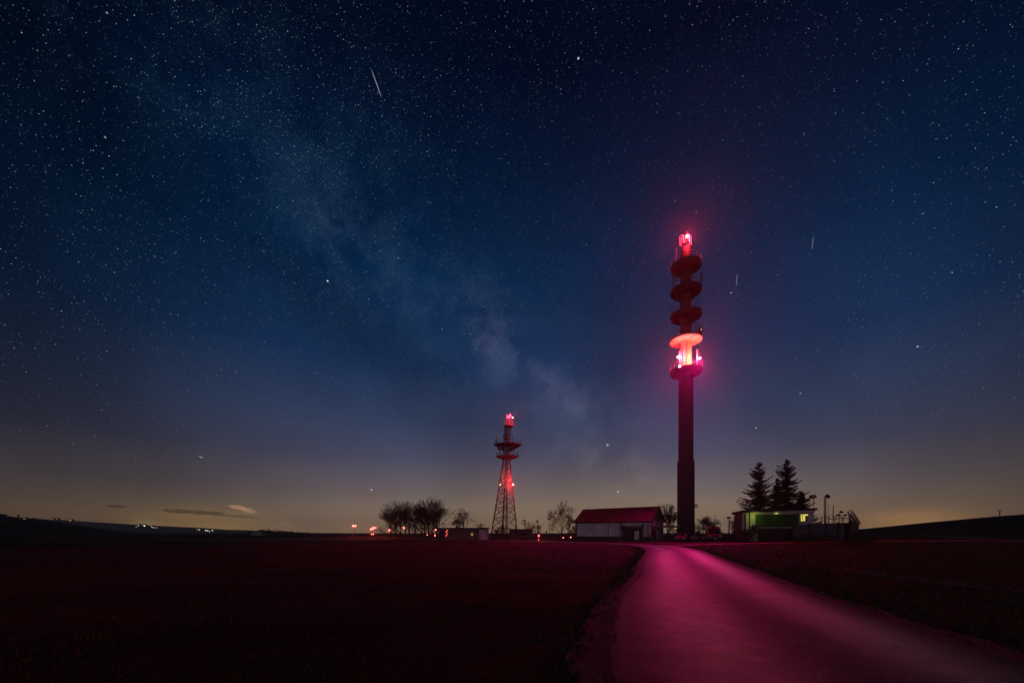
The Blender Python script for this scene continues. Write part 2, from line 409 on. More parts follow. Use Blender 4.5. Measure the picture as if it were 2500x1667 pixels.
# ------------------------------------------------------------------ far hills
hm = mat('wooded_hill', (.020,.024,.022), 1, .3, .02)
def hill(name, pts, Y, depth, mtl, rough=0, fq=.05):
    bm = bmesh.new(); rows = []
    dense = []
    for (a, ya), (c, yc) in zip(pts, pts[1:]):
        n = max(2, int((c-a)/3))
        for i in range(n): dense.append((a+(c-a)*i/n, ya+(yc-ya)*i/n))
    dense.append(pts[-1])
    for px, py in dense:
        x = (px-1250)/F*Y; z = CAMH+(HZ-py)/F*Y
        z += rough*(mn.noise(Vector((x*fq, 0, Y)))+.6*mn.noise(Vector((x*fq*3.7, 2, Y))))
        row = []
        for q in range(5):
            tt = q/4; yy = Y-depth*(1-tt); row.append(bm.verts.new((x, yy*K, -3+(z+3)*math.sin(tt*math.pi/2))))
        row.append(bm.verts.new((x*1.05, (Y+depth*1.2)*K, -6)))
        rows.append(row)
    for a, c in zip(rows, rows[1:]):
        for j in range(5): bm.faces.new((a[j], c[j], c[j+1], a[j+1])).smooth = True
    bmesh.ops.recalc_face_normals(bm, faces=bm.faces[:])
    me = bpy.data.meshes.new(name); bm.to_mesh(me); bm.free(); me.materials.append(mtl)
    o = bpy.data.objects.new(name, me); C.objects.link(o); tag(o, kind='structure'); return o
hill('hill', [(-420,1262),(-100,1262),(80,1265),(150,1269),(250,1275),(330,1280),(450,1286),(540,1291),(620,1295),(700,1298),(780,1301)], 1500, 420, hm, 1.2, .012)
hill('hill', [(-500,1240),(-200,1246),(-40,1254),(20,1259),(60,1264),(110,1270),(150,1278),(200,1286),(250,1293),(310,1299),(360,1304)], 520, 160, hm, 1.2, .06)

# forest edges (uncountable far woods): many conifer/deciduous blobs of leaf faces
def treeline(name, label, pts, Y, dens, hvar, mtl):
    bm = bmesh.new(); rnd = random.Random(hash(pts[0]) & 999)
    for (a, ya), (c, yc) in zip(pts, pts[1:]):
        n = int((c-a)*dens)
        for i in range(n):
            u = rnd.random(); px = a+(c-a)*u; py = ya+(yc-ya)*u; yy = Y+rnd.uniform(-8, 14)
            x = (px-1250)/F*yy; g0 = ground(x, yy*K)-.5; h = CAMH+(HZ-py)/F*yy-g0; yy *= K; h *= rnd.uniform(1-hvar, 1.05)
            if h < .6: h = .6
            r = h*rnd.uniform(.25, .5); kz = rnd.random() < .5
            for q in range(26):
                tt = rnd.random()**.8; rr = r*((1-tt)*.9+.1) if kz else r*math.sin(math.pi*min(1, .15+tt*.85))
                an = rnd.uniform(0, 6.28); cx = x+rr*math.cos(an)*rnd.random()**.4; cy = yy+rr*math.sin(an); cz = g0+h*tt
                s = h*rnd.uniform(.08, .2)
                vs = [bm.verts.new((cx+rnd.uniform(-s, s), cy+rnd.uniform(-s, s), cz+rnd.uniform(-s, s)*.8)) for _ in range(3)]
                bm.faces.new(vs)
    me = bpy.data.meshes.new(name); bm.to_mesh(me); bm.free(); me.materials.append(mtl)
    o = bpy.data.objects.new(name, me); C.objects.link(o)
    return tag(o, label, 'woodland', kind='stuff')
FOL = mat('dark_foliage', (.025,.028,.018), 1, .3, .5)
treeline('woodland', 'dark distant wood on the left hill slope beyond the field', [(-150,1256),(0,1258),(50,1266),(110,1272),(150,1280),(190,1284),(225,1287),(260,1296),(330,1299)], 430, .9, .3, FOL)
treeline('woodland', 'low dark treeline along the far edge of the left field', [(330,1300),(480,1302),(600,1299),(640,1292),(680,1293),(705,1296),(760,1299),(880,1301),(950,1302),(1100,1303)], 330, .9, .3, FOL)
treeline('hedge', 'ragged low hedge along the crest of the right hill', [(2100,1298),(2180,1299),(2230,1295),(2300,1286),(2400,1273),(2500,1257),(2600,1250)], 168, .7, .25, FOL)

# ------------------------------------------------------------------ grass and stones
gsm = mat('dry_grass', (.075,.060,.030), .8, .4, 3)
def grass(name, label, fn, n, hmin, hmax):
    bm = bmesh.new(); rnd = random.Random(len(label))
    c = 0
    while c < n:
        q = fn(rnd)
        if q is None: continue
        x, y, hs = q; c += 1
        z = ground(x, y)-.06
        for kk in range(rnd.randint(3, 6)):
            h = rnd.uniform(hmin, hmax)*hs; a = rnd.uniform(0, 6.28); l = rnd.uniform(.2, .8)*h; wd = rnd.uniform(.004, .009)*(1+y*.06)
            bx, by = x+rnd.uniform(-.06, .06), y+rnd.uniform(-.06, .06); sx, sy = -math.sin(a)*wd, math.cos(a)*wd
            p0 = (bx-sx, by-sy, z); p1 = (bx+sx, by+sy, z)
            m0 = (bx+math.cos(a)*l*.35-sx*.7, by+math.sin(a)*l*.35-sy*.7, z+h*.65); m1 = (m0[0]+sx*1.4, m0[1]+sy*1.4, m0[2])
            tp = (bx+math.cos(a)*l, by+math.sin(a)*l, z+h)
            v = [bm.verts.new(k_) for k_ in (p0, p1, m1, m0, tp)]
            bm.faces.new((v[0], v[1], v[2], v[3])); bm.faces.new((v[3], v[2], v[4]))
    me = bpy.data.meshes.new(name); bm.to_mesh(me); bm.free(); me.materials.append(gsm)
    o = bpy.data.objects.new(name, me); C.objects.link(o); return tag(o, label, 'grass', kind='stuff')
def g_left(r):
    y = 3.5+r.random()**2*45; x = r.uniform(-1.25*y-2, 14)
    if x > 60 or roadd(x, y) < 3.0: return None
    if x > RC[4][0] and y < 60 and x > 4+y*.3: return None
    if mn.noise(Vector((x*.5, y*.5, 9))) < -.05 and r.random() < .75: return None
    return x, y, .7
def g_right(r):
    y = 3.5+r.random()**1.5*50; x = r.uniform(4, 1.3*y+4)
    if roadd(x, y) < 3.15 or x < 5+y*.3: return None
    return x, y, 1.0
def g_edge(r):
    i = int(r.random()**1.6*(len(RL)*.72)); p = RL[i]; q = RL[i+1]; t = (q-p).normalized(); n = Vector((t.y, -t.x))
    s = r.choice((-1, 1)); d = 2.55+abs(r.gauss(0, .45)) if s > 0 else 2.5+abs(r.gauss(0, .35))
    k = p+(q-p)*r.random()+n*d*s
    if k.y < 1.5: return None
    return k.x, k.y, .8
grass('field_grass', 'sparse dry grass over the dark field left of the road', g_left, 9000, .05, .16)
grass('meadow_grass', 'rough grass on the dark slope right of the road', g_right, 9000, .06, .20)
grass('verge_grass', 'grass blades along both edges of the asphalt road', g_edge, 6000, .05, .17)
stm = mat('stone', (.10,.07,.075), .85, .3, 5, .3)
bm = bmesh.new(); rnd = random.Random(5)
for i in range(800):
    if rnd.random() < .75:
        tt = rnd.random()*4; vl = [(19.5,40),(16.6,24),(14.8,15.8),(14.2,12.4),(16.5,11)]; ii = int(tt); f_ = tt-ii
        x = vl[ii][0]*(1-f_)+vl[ii+1][0]*f_+rnd.gauss(0, .35); y = vl[ii][1]*(1-f_)+vl[ii+1][1]*f_+rnd.gauss(0, .5)
    else:
        y = 4+rnd.random()**1.5*30; x = rnd.uniform(4, 1.2*y+4)
        if roadd(x, y) < 2.8: continue
    if roadd(x, y) < 2.7: continue
    s = rnd.uniform(.02, .075)
    g = bmesh.ops.create_icosphere(bm, subdivisions=1, radius=s)
    for v in g['verts']: v.co = Vector((v.co.x*rnd.uniform(.7, 1.4), v.co.y, v.co.z*.6))+Vector((x, y, ground(x, y)+s*.1))
me = bpy.data.meshes.new('stones'); bm.to_mesh(me); bm.free(); me.materials.append(stm)
o = bpy.data.objects.new('stones', me); C.objects.link(o); tag(o, 'scattered pale stones and clods on the right verge and field', 'stones', kind='stuff')

# ------------------------------------------------------------------ main concrete tower
TY = 90.0; TX = (1674.5-1250)/F*TY; px = F/TY
def tz(py): return CAMH+(HZ-py)/px
tw = thing('telecom_tower', 'tall round concrete telecom tower with five disc platforms and bright red beacons', 'tower', (TX, TY*K, 0))
z_sh = tz(1122)
MB().lathe((0,0,0), [(1.62,-.5),(1.60,z_sh-.55),(1.60,z_sh-.5),(1.40,z_sh),(1.38,z_sh)], 48).build('lower_shaft', CONC, tw, True)
z5 = tz(907.5)
MB().lathe((0,0,0), [(1.39,z_sh-.4),(1.37,z5)], 48).build('shaft', CONC, tw, True)
plz = [tz(907.5), tz(831), tz(770.6), tz(711), tz(651)]; plr = [3.0, 2.97, 2.94, 2.91, 2.85]
zt = tz(612)
MB().lathe((0,0,0), [(1.05,z5-.2),(1.05,plz[1])], 48).build('column', CONC_LIT, tw, True)
MB().lathe((0,0,0), [(1.03,plz[1]-.2),(1.0,plz[4]+.2),(.98,zt-.6)], 48).build('upper_column', CONC, tw, True)
MB().lathe((0,0,0), [(.98,zt-.62),(1.0,zt-.5),(.85,zt+.3),(.62,zt+1.0),(.5,tz(598))], 32).build('cap', CONC, tw, True)
def rail(z, r, n, gaps=(), h=1.1):
    m = MB(); 
    for q in (h, h*.55): m.ring((0,0,z+q), r, .028, 44, 5)
    for i in range(n):
        a = 2*math.pi*i/n; m.tube((r*math.cos(a), r*math.sin(a), z), (r*math.cos(a), r*math.sin(a), z+h), .028, n=5)
    return m
for i, (z, r) in enumerate(zip(plz, plr)):
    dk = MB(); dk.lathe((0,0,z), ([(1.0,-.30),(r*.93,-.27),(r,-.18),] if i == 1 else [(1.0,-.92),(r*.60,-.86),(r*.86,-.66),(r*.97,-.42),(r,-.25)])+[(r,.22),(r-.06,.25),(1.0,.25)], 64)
    d = dk.build('platform', CONC_LIT if i == 1 else CONC, tw, True)
    rb = MB()
    for q in range(8 if i == 1 else 0):
        a = 2*math.pi*(q+.25)/8
        rb.prism([(1.0*math.cos(a)+.05*math.sin(a), 1.0*math.sin(a)-.05*math.cos(a), z-.60), (1.0*math.cos(a)+.05*math.sin(a), 1.0*math.sin(a)-.05*math.cos(a), z-.29),
                  ((r-.3)*math.cos(a)+.05*math.sin(a), (r-.3)*math.sin(a)-.05*math.cos(a), z-.26), ((r-.3)*math.cos(a)+.05*math.sin(a), (r-.3)*math.sin(a)-.05*math.cos(a), z-.34)],
                 None, (-.1*math.sin(a), .1*math.cos(a), 0))
    if i == 1: rb.build('support_rib', CONC_LIT, d)
    rail(z+.24, r-.07, 16).build('railing', RAIL, tw)
def ant(a, r, z0, z1, wd=.26, pole=True, name='panel_antenna', m=None):
    b_ = MB(); x, y = r*math.cos(a), r*math.sin(a)
    b_.tube((x, y, z0), (x, y, z1), .05, n=8)
    if pole: b_.box((x+.14*math.cos(a), y+.14*math.sin(a), (z0+z1)/2+.35), (.12, wd, (z1-z0)*.62), a)
    return b_.build(name, m or RAIL, tw)
# antennas on the upper decks
ant(R(190), 2.75, plz[3]+.2, plz[3]+3.4); ant(R(205), 2.8, plz[3]+.2, plz[3]+3.0); ant(R(-10), 2.75, plz[3]+.2, plz[3]+3.6); ant(R(-28), 2.75, plz[3]+.2, plz[3]+3.2)
ant(R(205), 2.3, plz[2]+.2, plz[2]+3.6, pole=False); ant(R(200), 2.4, plz[4]+.2, plz[4]+3.2, pole=False); ant(R(-20), 2.75, plz[4]+.2, plz[4]+1.9, pole=False)
# equipment frame and dish on deck 4
fr = MB()
for x in (1.35, 2.05, 2.6):
    fr.tube((x, -.9, plz[1]+.2), (x, -.9, plz[1]+2.7), .05, n=6)
fr.path([(1.2,-.9,plz[1]+2.5), (2.7,-.9,plz[1]+2.5)], .05); fr.path([(1.2,-.9,plz[1]+2.9), (1.7,-.9,plz[1]+3.2), (2.6,-.9,plz[1]+2.5)], .05)
fr.path([(1.2,-.9,plz[1]+1.4), (2.7,-.9,plz[1]+1.4)], .04); fr.build('equipment_frame', DARK, tw)
ds = MB(); c0 = Vector((2.25,-1.15,plz[1]+1.25)); ds.tube(c0, c0+Vector((.05,-.35,0)), .42, .5, 24); ds.tube(c0+Vector((.05,-.35,0)), c0+Vector((.06,-.42,0)), .5, .3, 24)
dso = ds.build('dish', DARK, tw); MB().lathe(c0+Vector((.03,-.48,.1)), [(.03,-.06),(.07,0),(.03,.06)], 10).build('indicator_lamp', WARM, dso)
# lower deck: masts, beacons
def beacon(parent, loc, rad=.20, m=LENS):
    b_ = MB(); b_.lathe(loc, [(rad*.6,-rad*1.1),(rad,-rad*.6),(rad*1.05,0),(rad*.85,rad*.6),(rad*.3,rad*1.05)], 16)
    o = b_.build('beacon', m, parent, True)
    MB().tube(Vector(loc)+Vector((0,0,-rad*1.6)), Vector(loc)+Vector((0,0,-rad*1.1)), rad*.7, n=12).build('beacon_base', DARK, o)
    return o
zb = plz[0]+.25
for s, hh in ((-1, 3.3), (1, 3.6)):
    a = MB(); x = s*1.72
    for dx in (0, .32*s*-1 if s < 0 else .12):
        a.tube((x+dx, -1.0, zb), (x+dx, -1.0, zb+hh+.1), .055, n=6)
    for q in range(10): a.tube((x, -1.0, zb+.3+q*.33), (x+(.32 if s < 0 else .12), -1.0, zb+.3+q*.33), .025, n=5)
    a.tube((x, -1.0, zb+1.5), (s*.9, -.4, zb+1.55), .05, n=6)
    a.build('ladder_mast', STEEL, tw)
cg = MB()
for q in (.5, .9, 1.3): cg.ring((0,0,zb+q), 1.25, .03, 30, 5)
for q in range(10):
    a = 2*math.pi*q/10; cg.tube((1.25*math.cos(a), 1.25*math.sin(a), zb), (1.25*math.cos(a), 1.25*math.sin(a), zb+1.3), .03, n=5)
cg.tube((.1,-1.25,zb+1.6), (.55,-1.3,zb+.5), .07, n=6); cg.build('inner_railing', STEEL, tw)
ld = MB()
for dx in (0, .3): ld.tube((-.55+dx, -1.12, zb), (-.55+dx, -1.12, plz[1]-1.0), .03, n=5)
for q in range(16): ld.tube((-.55, -1.12, zb+.3+q*.3), (-.25, -1.12, zb+.3+q*.3), .02, n=5)
ld.build('ladder', DARK, tw)
B3 = [(-2.1, -1.2, tz(872)-.5), (2.3, -1.0, tz(874)-.45), (-2.18, -2.2, tz(895)-.85)]
for q in B3:
    bo = beacon(tw, q, .21)
    MB().path([Vector(q)+Vector((0,0,-.3)), Vector((q[0]*.88, q[1]*.88, q[2]-.35))], .04).build('bracket', STEEL, bo)
# top cage, rod and beacon
zc = tz(598)
cgm = MB()
for q in (0, .55, 1.1):
    cgm.path([(-.35,-.9,zc+.25+q), (.3,-.9,zc+.3+q), (.85,-.45,zc+.1+q), (.95,.3,zc+q), (.3,.9,zc+q), (-.5,.8,zc+q)], .04)
for x, y in ((-.35,-.9), (.3,-.9), (.85,-.45), (.95,.3), (.3,.9), (-.5,.8)): cgm.tube((x, y, zc-.3), (x, y, zc+1.4), .04, n=6)
cgm.build('top_cage', STEEL, tw)
bk = MB(); c1 = Vector((-1.15,-.7,zc-.35))
for q in (0, .4, .8): bk.ring(c1+Vector((0,0,q)), .42, .035, 16, 5)
for q in range(6):
    a = q*math.pi/3; bk.tube(c1+Vector((.42*math.cos(a), .42*math.sin(a), 0)), c1+Vector((.42*math.cos(a), .42*math.sin(a), 1.45)), .035, n=5)
bk.ring(c1+Vector((0,0,1.45)), .42, .04, 16, 5); bk.tube(c1+Vector((.3,-.2,0)), c1+Vector((.8,-.1,1.2)), .04, n=5); bk.build('ladder_basket', STEEL, tw)
MB().tube((.25,0,zc), (.25,0,tz(563)), .03, .015, 6).build('lightning_rod', STEEL, tw)
TB = (-.25, -1.15, zc+.75)
beacon(tw, TB, .24)
# floodlight on the lower shaft, service boxes
fl = MB(); fl.box((1.28,-1.35,tz(1233)), (.75,.5,.18)); fl.tube((1.1,-1.1,tz(1233)), (1.2,-1.3,tz(1233)), .06)
flo = fl.build('floodlight', REDP, tw); MB().box((1.32,-1.5,tz(1238)), (.5,.22,.3)).build('lamp_glass', mat('lamp_glass', (.6,.55,.55), .2, .05, 3), flo)
MB().box((0,-1.62,1.1), (.9,.12,2.2)).build('door', DARK, tw)
# lights of the beacons, plus one added for the column
T0 = Vector((TX, TY*K, 0))
for i, q in enumerate(B3):
    lo = lamp('beacon_or_fill_light', 'POINT', T0+(Vector((q[0]*.95, q[1]-.45, q[2]+.1)) if i < 2 else Vector((q[0]*.82, q[1]+.35, q[2]+.1))), (9000,9000,3600)[i], RED, .12)
lamp('beacon_or_fill_light', 'POINT', T0+Vector(TB)+Vector((0,-.4,.05)), 10000, RED, .12)
lamp('beacon_or_fill_light', 'SPOT', T0+Vector((.2,-2.6,zb+1.2)), 3600, (1,.16,.04), .2, T0+Vector((0,0,zb+3.2)), 130, .6)  # added warm spot on the column, no beacon stands here
# added spot in mid-air off the lower deck, brightens the road bend
lamp('added_spot', 'SPOT', T0+Vector((1.2,-3.6,z5+1.2)), 82000, MAG, .4, (13, 56, 0), 74, 1)

lamp('added_spot', 'SPOT', T0+Vector(TB)+Vector((-.9,-.9,.2)), 7000, MAG, .4, (-9, 92, 0), 44, 1)  # second added spot, sends pink light to the garage end
# covered walkway barn -> tower
wk = thing('covered_walkway', 'low dark covered walkway joining the red-roofed barn to the concrete tower', 'walkway', (0, 0, 0))
A_ = P(1590, 85.5); B_ = P(1657, 88.8)
def along(a, b_, t): return a+(b_-a)*t
dv = (B_-A_).normalized(); an = math.atan2(dv.y, dv.x); zr = tz(1284)-.15
MB().box(((A_+B_)/2+Vector((0,0,zr))), ((B_-A_).length, 1.2, .32), an).build('roof', GREY, wk)
for q in (.05, .35, .65, .95):
    c = along(A_, B_, q); MB().tube(c+Vector((0,-.4,0)), c+Vector((0,-.4,zr-.16)), .06).build('post', DARK, wk)

# ------------------------------------------------------------------ lattice mast
LY = 112.0; lk = F/LY
def lz(py): return CAMH+(HZ-py)/lk
lm = thing('lattice_mast', 'tapering steel lattice mast with two square platforms and red beacons', 'mast', ((1231-1250)/F*LY, LY*K, 0))
def cx(z): return 9/lk*min(1, z/lz(1015))
th = R(12)
zw = lz(1123); ztp = lz(1040)
def half(z): return (34/lk)+((10/lk)-(34/lk))*z/zw if z < zw else 7.6/lk
def corner(z, i): a = th+i*math.pi/2; h = half(z); return Vector((cx(z)+h*math.cos(a), h*math.sin(a), z))
zs = [0]; 
sec = [2.9, 2.6, 2.4, 2.2, 2.0, 1.8, 1.6, 1.4, 1.3, 1.2]; 
sc_ = zw/sum(sec)
for s in sec: zs.append(zs[-1]+s*sc_)
zs2 = [zw+(ztp-zw)*i/8 for i in range(9)]
for i in range(4):
    m = MB(); m.tube(corner(-.3, i), corner(zw, i), .17, .13, 6); m.tube(corner(zw, i), corner(ztp, i), .09, .08, 6); m.build('leg', MASTS, lm)
br = MB()
for lv in (zs, zs2):
    for a, b_ in zip(lv, lv[1:]):
        r = .062
        for i in range(4):
            j = (i+1) % 4
            br.tube(corner(a, i), corner(b_, j), r, n=4); br.tube(corner(a, j), corner(b_, i), r, n=4)
            br.tube(corner(b_, i), corner(b_, j), .055, n=4)
            if lv is zs and a < zw*.75:
                mid_ = (corner(b_, i)+corner(b_, j))/2; br.tube((corner(a, i)+corner(b_, i))/2, mid_, .03, n=4); br.tube((corner(a, j)+corner(b_, j))/2, mid_, .03, n=4)
br.build('bracing', MASTS, lm)
tr = MB()
for dx in (-.25, .25): tr.tube((cx(0)+dx, -.1, 0), (cx(ztp)+dx*.8, -.1, ztp), .07, n=5)
for q in range(60): z = ztp*q/60; tr.tube((cx(z)-.25, -.1, z), (cx(z)+.25, -.1, z), .03, n=4)
tr.build('cable_ladder', DARK, lm)
def mast_deck(zd, xl, xr, dep, under):
    xc = (xl+xr)/2; hw = (xr-xl)/2
    pf = MB(); pts = [(-.78,-.45),(-1,0.),(-.78,.6),(0,.9),(.8,.55),(1,.05),(.55,-.7),(-.1,-.9)]
    pts = [(xc+hw*x, dep*y) for x, y in pts]
    pf.prism([(x, y, zd-.10) for x, y in pts], None, (0,0,.2)); pf.build('platform', MASTS, lm)
    u = MB(); c_ = cx(zd-under)
    for (x, y), nx in zip(pts, pts[1:]+pts[:1]):
        xi, yi = c_+(x-c_)*.28, y*.3
        u.tube((x, y, zd-.12), (xi, yi, zd-under), .06, n=5)
        mx, my = (x+nx[0])/2, (y+nx[1])/2; u.tube((mx, my, zd-.12), (xi, yi, zd-under), .05, n=5)
        u.tube((x, y, zd-.14), (c_, 0, zd-.2), .07, n=5)
        pn = Vector((y, -(x-c_), 0)).normalized()*.05
        u.prism([(x, y, zd-.12), (xi, yi, zd-under), (xi, yi, zd-.12)], None, pn)
        u.tube((x*.55+c_*.45, y*.55, zd-.15), (nx[0]*.55+c_*.45, nx[1]*.55, zd-.15), .06, n=5)
    u.build('platform_truss', MASTS, lm)
    r_ = MB()
    for q in (.5, .95): r_.path([(x, y, zd+q) for x, y in pts+pts[:1]], .03, 4)
    for (x, y), nx in zip(pts, pts[1:]+pts[:1]):
        for tt in (0, .33, .66): r_.tube((x+(nx[0]-x)*tt, y+(nx[1]-y)*tt, zd), (x+(nx[0]-x)*tt, y+(nx[1]-y)*tt, zd+.95), .025, n=4)
    r_.build('railing', MASTS, lm)
def lx(px_): return (px_-1231)/lk
mast_deck(lz(1085), lx(1206), lx(1274), 2.9, 1.6)
mast_deck(lz(1114), lx(1211), lx(1267), 2.5, .9)
mast_deck(lz(1039), lx(1231), lx(1254), 1.0, .7)
for px_, a, c in ((1212,1064,1085), (1251.5,1063,1085), (1254,1088,1112), (1262,1101,1112), (1222,1095,1112)):
    MB().tube((lx(px_), -1.2, lz(c)), (lx(px_), -1.2, lz(a)), .09, n=6).build('rod_antenna', MASTS, lm)
for px_, py_, r_ in ((1220,1099,.42), (1232,1069,.38), (1234,1075,.4)):
    MB().tube((lx(px_), -1.3, lz(py_)), (lx(px_)-.1, -1.7, lz(py_)), r_*.8, r_, 16).build('drum_antenna', MASTS, lm)
hd = MB()
for i in range(4): hd.tube(Vector((cx(ztp)+.5*math.cos(i*1.57+.5), .5*math.sin(i*1.57+.5), ztp)), Vector((cx(ztp)+.35*math.cos(i*1.57+.5), .35*math.sin(i*1.57+.5), lz(1021))), .08, n=5)
hd.box((cx(ztp), 0, lz(1023)), (1.0, 1.0, .12)); hd.build('mast_head', MASTS, lm)
for px_, a, c in ((1238,1013,1023), (1246,1010.5,1018), (1243,1015,1022), (1240.5,1017,1023)):
    MB().box((lx(px_), -.4, lz((a+c)/2)), (.22,.14,(c-a)/lk)).build('panel_antenna', mat('antenna_white', (.6,.58,.58), .4, .05, 3), lm)
LB = [(lx(1250.5)+.1, -.7, lz(1021)), (lx(1249)+.35, -1.6, lz(1184)), (lx(1223.7)-.2, -1.2, lz(1184))]
for q in LB:
    bo = beacon(lm, q, .13 if q is not LB[2] else .09)
    MB().tube(q, (q[0]*.5+cx(q[2])*.5, -.3, q[2]-.3), .04, n=5).build('bracket', MASTS, bo)
L0 = lm.location
lamp('beacon_or_fill_light', 'POINT', L0+Vector(LB[0])+Vector((.05,-.45,.1)), 2600, RED, .1)
lamp('beacon_or_fill_light', 'POINT', L0+Vector(LB[1])+Vector((-.1,-.5,0)), 2400, RED, .1)
lamp('beacon_or_fill_light', 'POINT', L0+Vector((cx(LB[1][2]),0,LB[1][2]+1.6)), 900, (1,.08,.06), .1)  # added light inside the lattice, brightens the bracing above the lamps

# ------------------------------------------------------------------ barn
phi = R(38); fd = Vector((math.cos(phi), -math.sin(phi), 0)); bd = Vector((math.sin(phi), math.cos(phi), 0))
P1 = P(1588, 85); P1.z = 0
L = 15.8; Wd = 7.9; ze = CAMH+31.2*85/F; zrg = 6.75
barn = thing('barn', 'long gabled hall with dark red metal roof and pale panelled front wall', 'building', P1-fd*L, -phi)   # local x along the front, local y to the back
MB().box((L/2, Wd/2, ze/2-.2), (L, Wd, ze+.36)).build('wall', WHITE, barn)
MB().prism([(L-.2,.0,ze), (L-.2,Wd,ze), (L-.2,Wd/2,zrg-.12)], None, (.2,0,0)).build('gable', GREY, barn)
MB().prism([(0,.0,ze), (0,Wd,ze), (0,Wd/2,zrg-.12)], None, (.2,0,0)).build('gable', GREY, barn)
rf = MB(); ov = .5
sl = (zrg-ze)/(Wd/2)
for s in (0, 1):
    y0 = -ov if s == 0 else Wd+ov; z0 = ze-sl*ov
    rf.prism([(-.4, y0, z0), (-.4, Wd/2, zrg), (-.4, Wd/2, zrg+.14), (-.4, y0, z0+.14)], None, (L+.8, 0, 0))
for q in range(32):
    x = -.3+q*(L+.6)/31
    rf.prism([(x, -ov, ze-sl*ov+.142), (x, Wd/2, zrg+.142), (x, Wd/2, zrg+.18), (x, -ov, ze-sl*ov+.18)], None, (.05, 0, 0))
rfo = rf.build('roof', ROOF, barn)
MB().box((L/2, -ov-.06, ze-sl*ov-.02), (L+.8, .14, .14)).build('gutter', DARK, rfo)
MB().tube((.6, Wd/2, zrg), (.6, Wd/2, zrg+.9), .02).build('lightning_rod', DARK, rfo)
MB().tube((L*.64, Wd/2, zrg), (L*.64, Wd/2, zrg+.35), .06).build('vent_pipe', DARK, rfo)
# front: plinth, panels, posts, opening
MB().box((L/2, -.04, .45), (L+.06, .10, 1.0)).build('plinth', DARK, barn)
panm = mat('pale_panels', (.62,.55,.62), .7, .25, .6, .05); x0 = .55
for i in range(7):
    wv = 1.28; MB().box((x0+wv/2, -.035, 2.05), (wv-.05, .09, 2.15)).build('wall_panel', panm, barn); x0 += wv
MB().box((4.85, -.10, 3.2), (8.9, .2, .10)).build('ledge', WHITE, barn)
MB().box((L/2, -.03, 3.55), (L, .08, .22)).build('fascia', panm, barn)
MB().box((12.3, -.05, 1.35), (3.9, .12, 2.7)).build('gate', DARK, barn)
MB().box((12.3, -.55, 2.95), (4.4, 1.1, .12)).build('canopy', GREY, barn)
MB().box((13.2, -.14, 1.2), (.9, .06, 1.7)).build('door', panm, barn)
MB().box((9.9, -.12, 1.6), (.5, .14, .9)).build('electric_box', panm, barn)
for x in (.05, 10.0, 14.4): MB().box((x, -.10, ze/2), (.22, .2, ze)).build('pilaster', GREY if x > 9 else DARK, barn)
MB().box((L+.03, Wd/2-.2, ze+.55), (.08, 1.1, 1.7)).build('hatch', GREY, barn)
MB().box((L+.03, 2.3, 1.25), (.08, 1.2, 2.3)).build('side_door', DARK, barn)
# ------------------------------------------------------------------ low building on the left
ga = thing('garage_block', 'low flat-roofed block with a pink-lit garage door at its right end', 'building', P(1070, 113), 0)
k2 = F/113; wL = (1166-1070)/k2; wR = (1190-1166)/k2; hb = CAMH+(HZ-1290)/k2
MB().box((wL/2, 2.5, hb/2-.1), (wL, 5, hb+.2)).build('wall', mat('dim_red_render', (.16,.10,.10), .9, .2, 1, .1), ga)
MB().box((wL+wR/2, 2.9, hb/2-.12), (wR, 4.6, hb+.16)).build('side_wall', WHITE, ga)
MB().box(((wL+wR)/2, 2.4, hb+.11), (wL+wR+.7, 5.8, .22)).build('roof', ROOF, ga)
MB().box((wL+wR/2-.1, .55, hb/2-.1), (wR-.6, .08, hb-.35)).build('garage_door', mat('pink_lit_door', (.80,.50,.68), .6, .08, 1), ga)  # pink of the red lamplight is put into the door colour
MB().box((.9, -.02, hb/2-.15), (1.1, .1, hb-.4)).build('door', DARK, ga)
win = MB().box((wL*.86, -.02, 1.3), (.7, .1, .9)).build('window', GREY, ga); MB().box((wL*.86, -.09, 1.3), (.5, .04, .7)).build('pane', emis('dim_window', (.9,.5,.16), .28), win)
win = MB().box((wL*.30, -.02, 1.5), (1.0, .1, .7)).build('window', GREY, ga); MB().box((wL*.30, -.09, 1.5), (.8, .04, .5)).build('pane', GLASS, win)
MB().box((wL*.45, 2, hb+.5), (.6,.6,.6)).build('chimney', GREY, ga)
for q in ((.8, 1.2), (1.35, 1.0)):
    MB().tube((q[0], 1, hb+.2), (q[0], 1, hb+.2+q[1]), .04).box((q[0]+.1, .9, hb+.2+q[1]), (.35,.25,.25)).build('roof_lamp', DARK, ga)
for q in range(4):
    c = Vector((2.0+(q%2)*.25, -.12, 1.0+q*.42)); MB().lathe(c, [(.03,-.07),(.08,0),(.03,.07)], 8).build('warning_lamp', LENS_F, ga)
# ------------------------------------------------------------------ kiosk
ki = thing('equipment_hut', 'small dark flat-roofed hut just right of the lattice mast', 'hut', P(1243, 109), 0)
k3 = F/109; wk_ = 57/k3; hk = CAMH+(HZ-1293)/k3
MB().box((wk_/2, 2, hk/2-.1), (wk_, 4, hk+.2)).build('wall', mat('dark_red_render', (.10,.06,.06), .9, .2, 1, .1), ki)
MB().box((wk_/2, 1.9, hk+.11), (wk_+.5, 4.7, .22)).build('roof', ROOF, ki)
MB().box((wk_*.14, -.04, 1.0), (wk_*.22, .1, 2.0)).build('door', mat('hut_door', (.14,.06,.08), .7, .2, 2), ki)
wn = MB().box((wk_*.62, -.04, 1.35), (1.6, .1, .9)).build('window', GREY, ki); MB().box((wk_*.62, -.10, 1.35), (1.4, .03, .7)).build('pane', GLASS, wn)

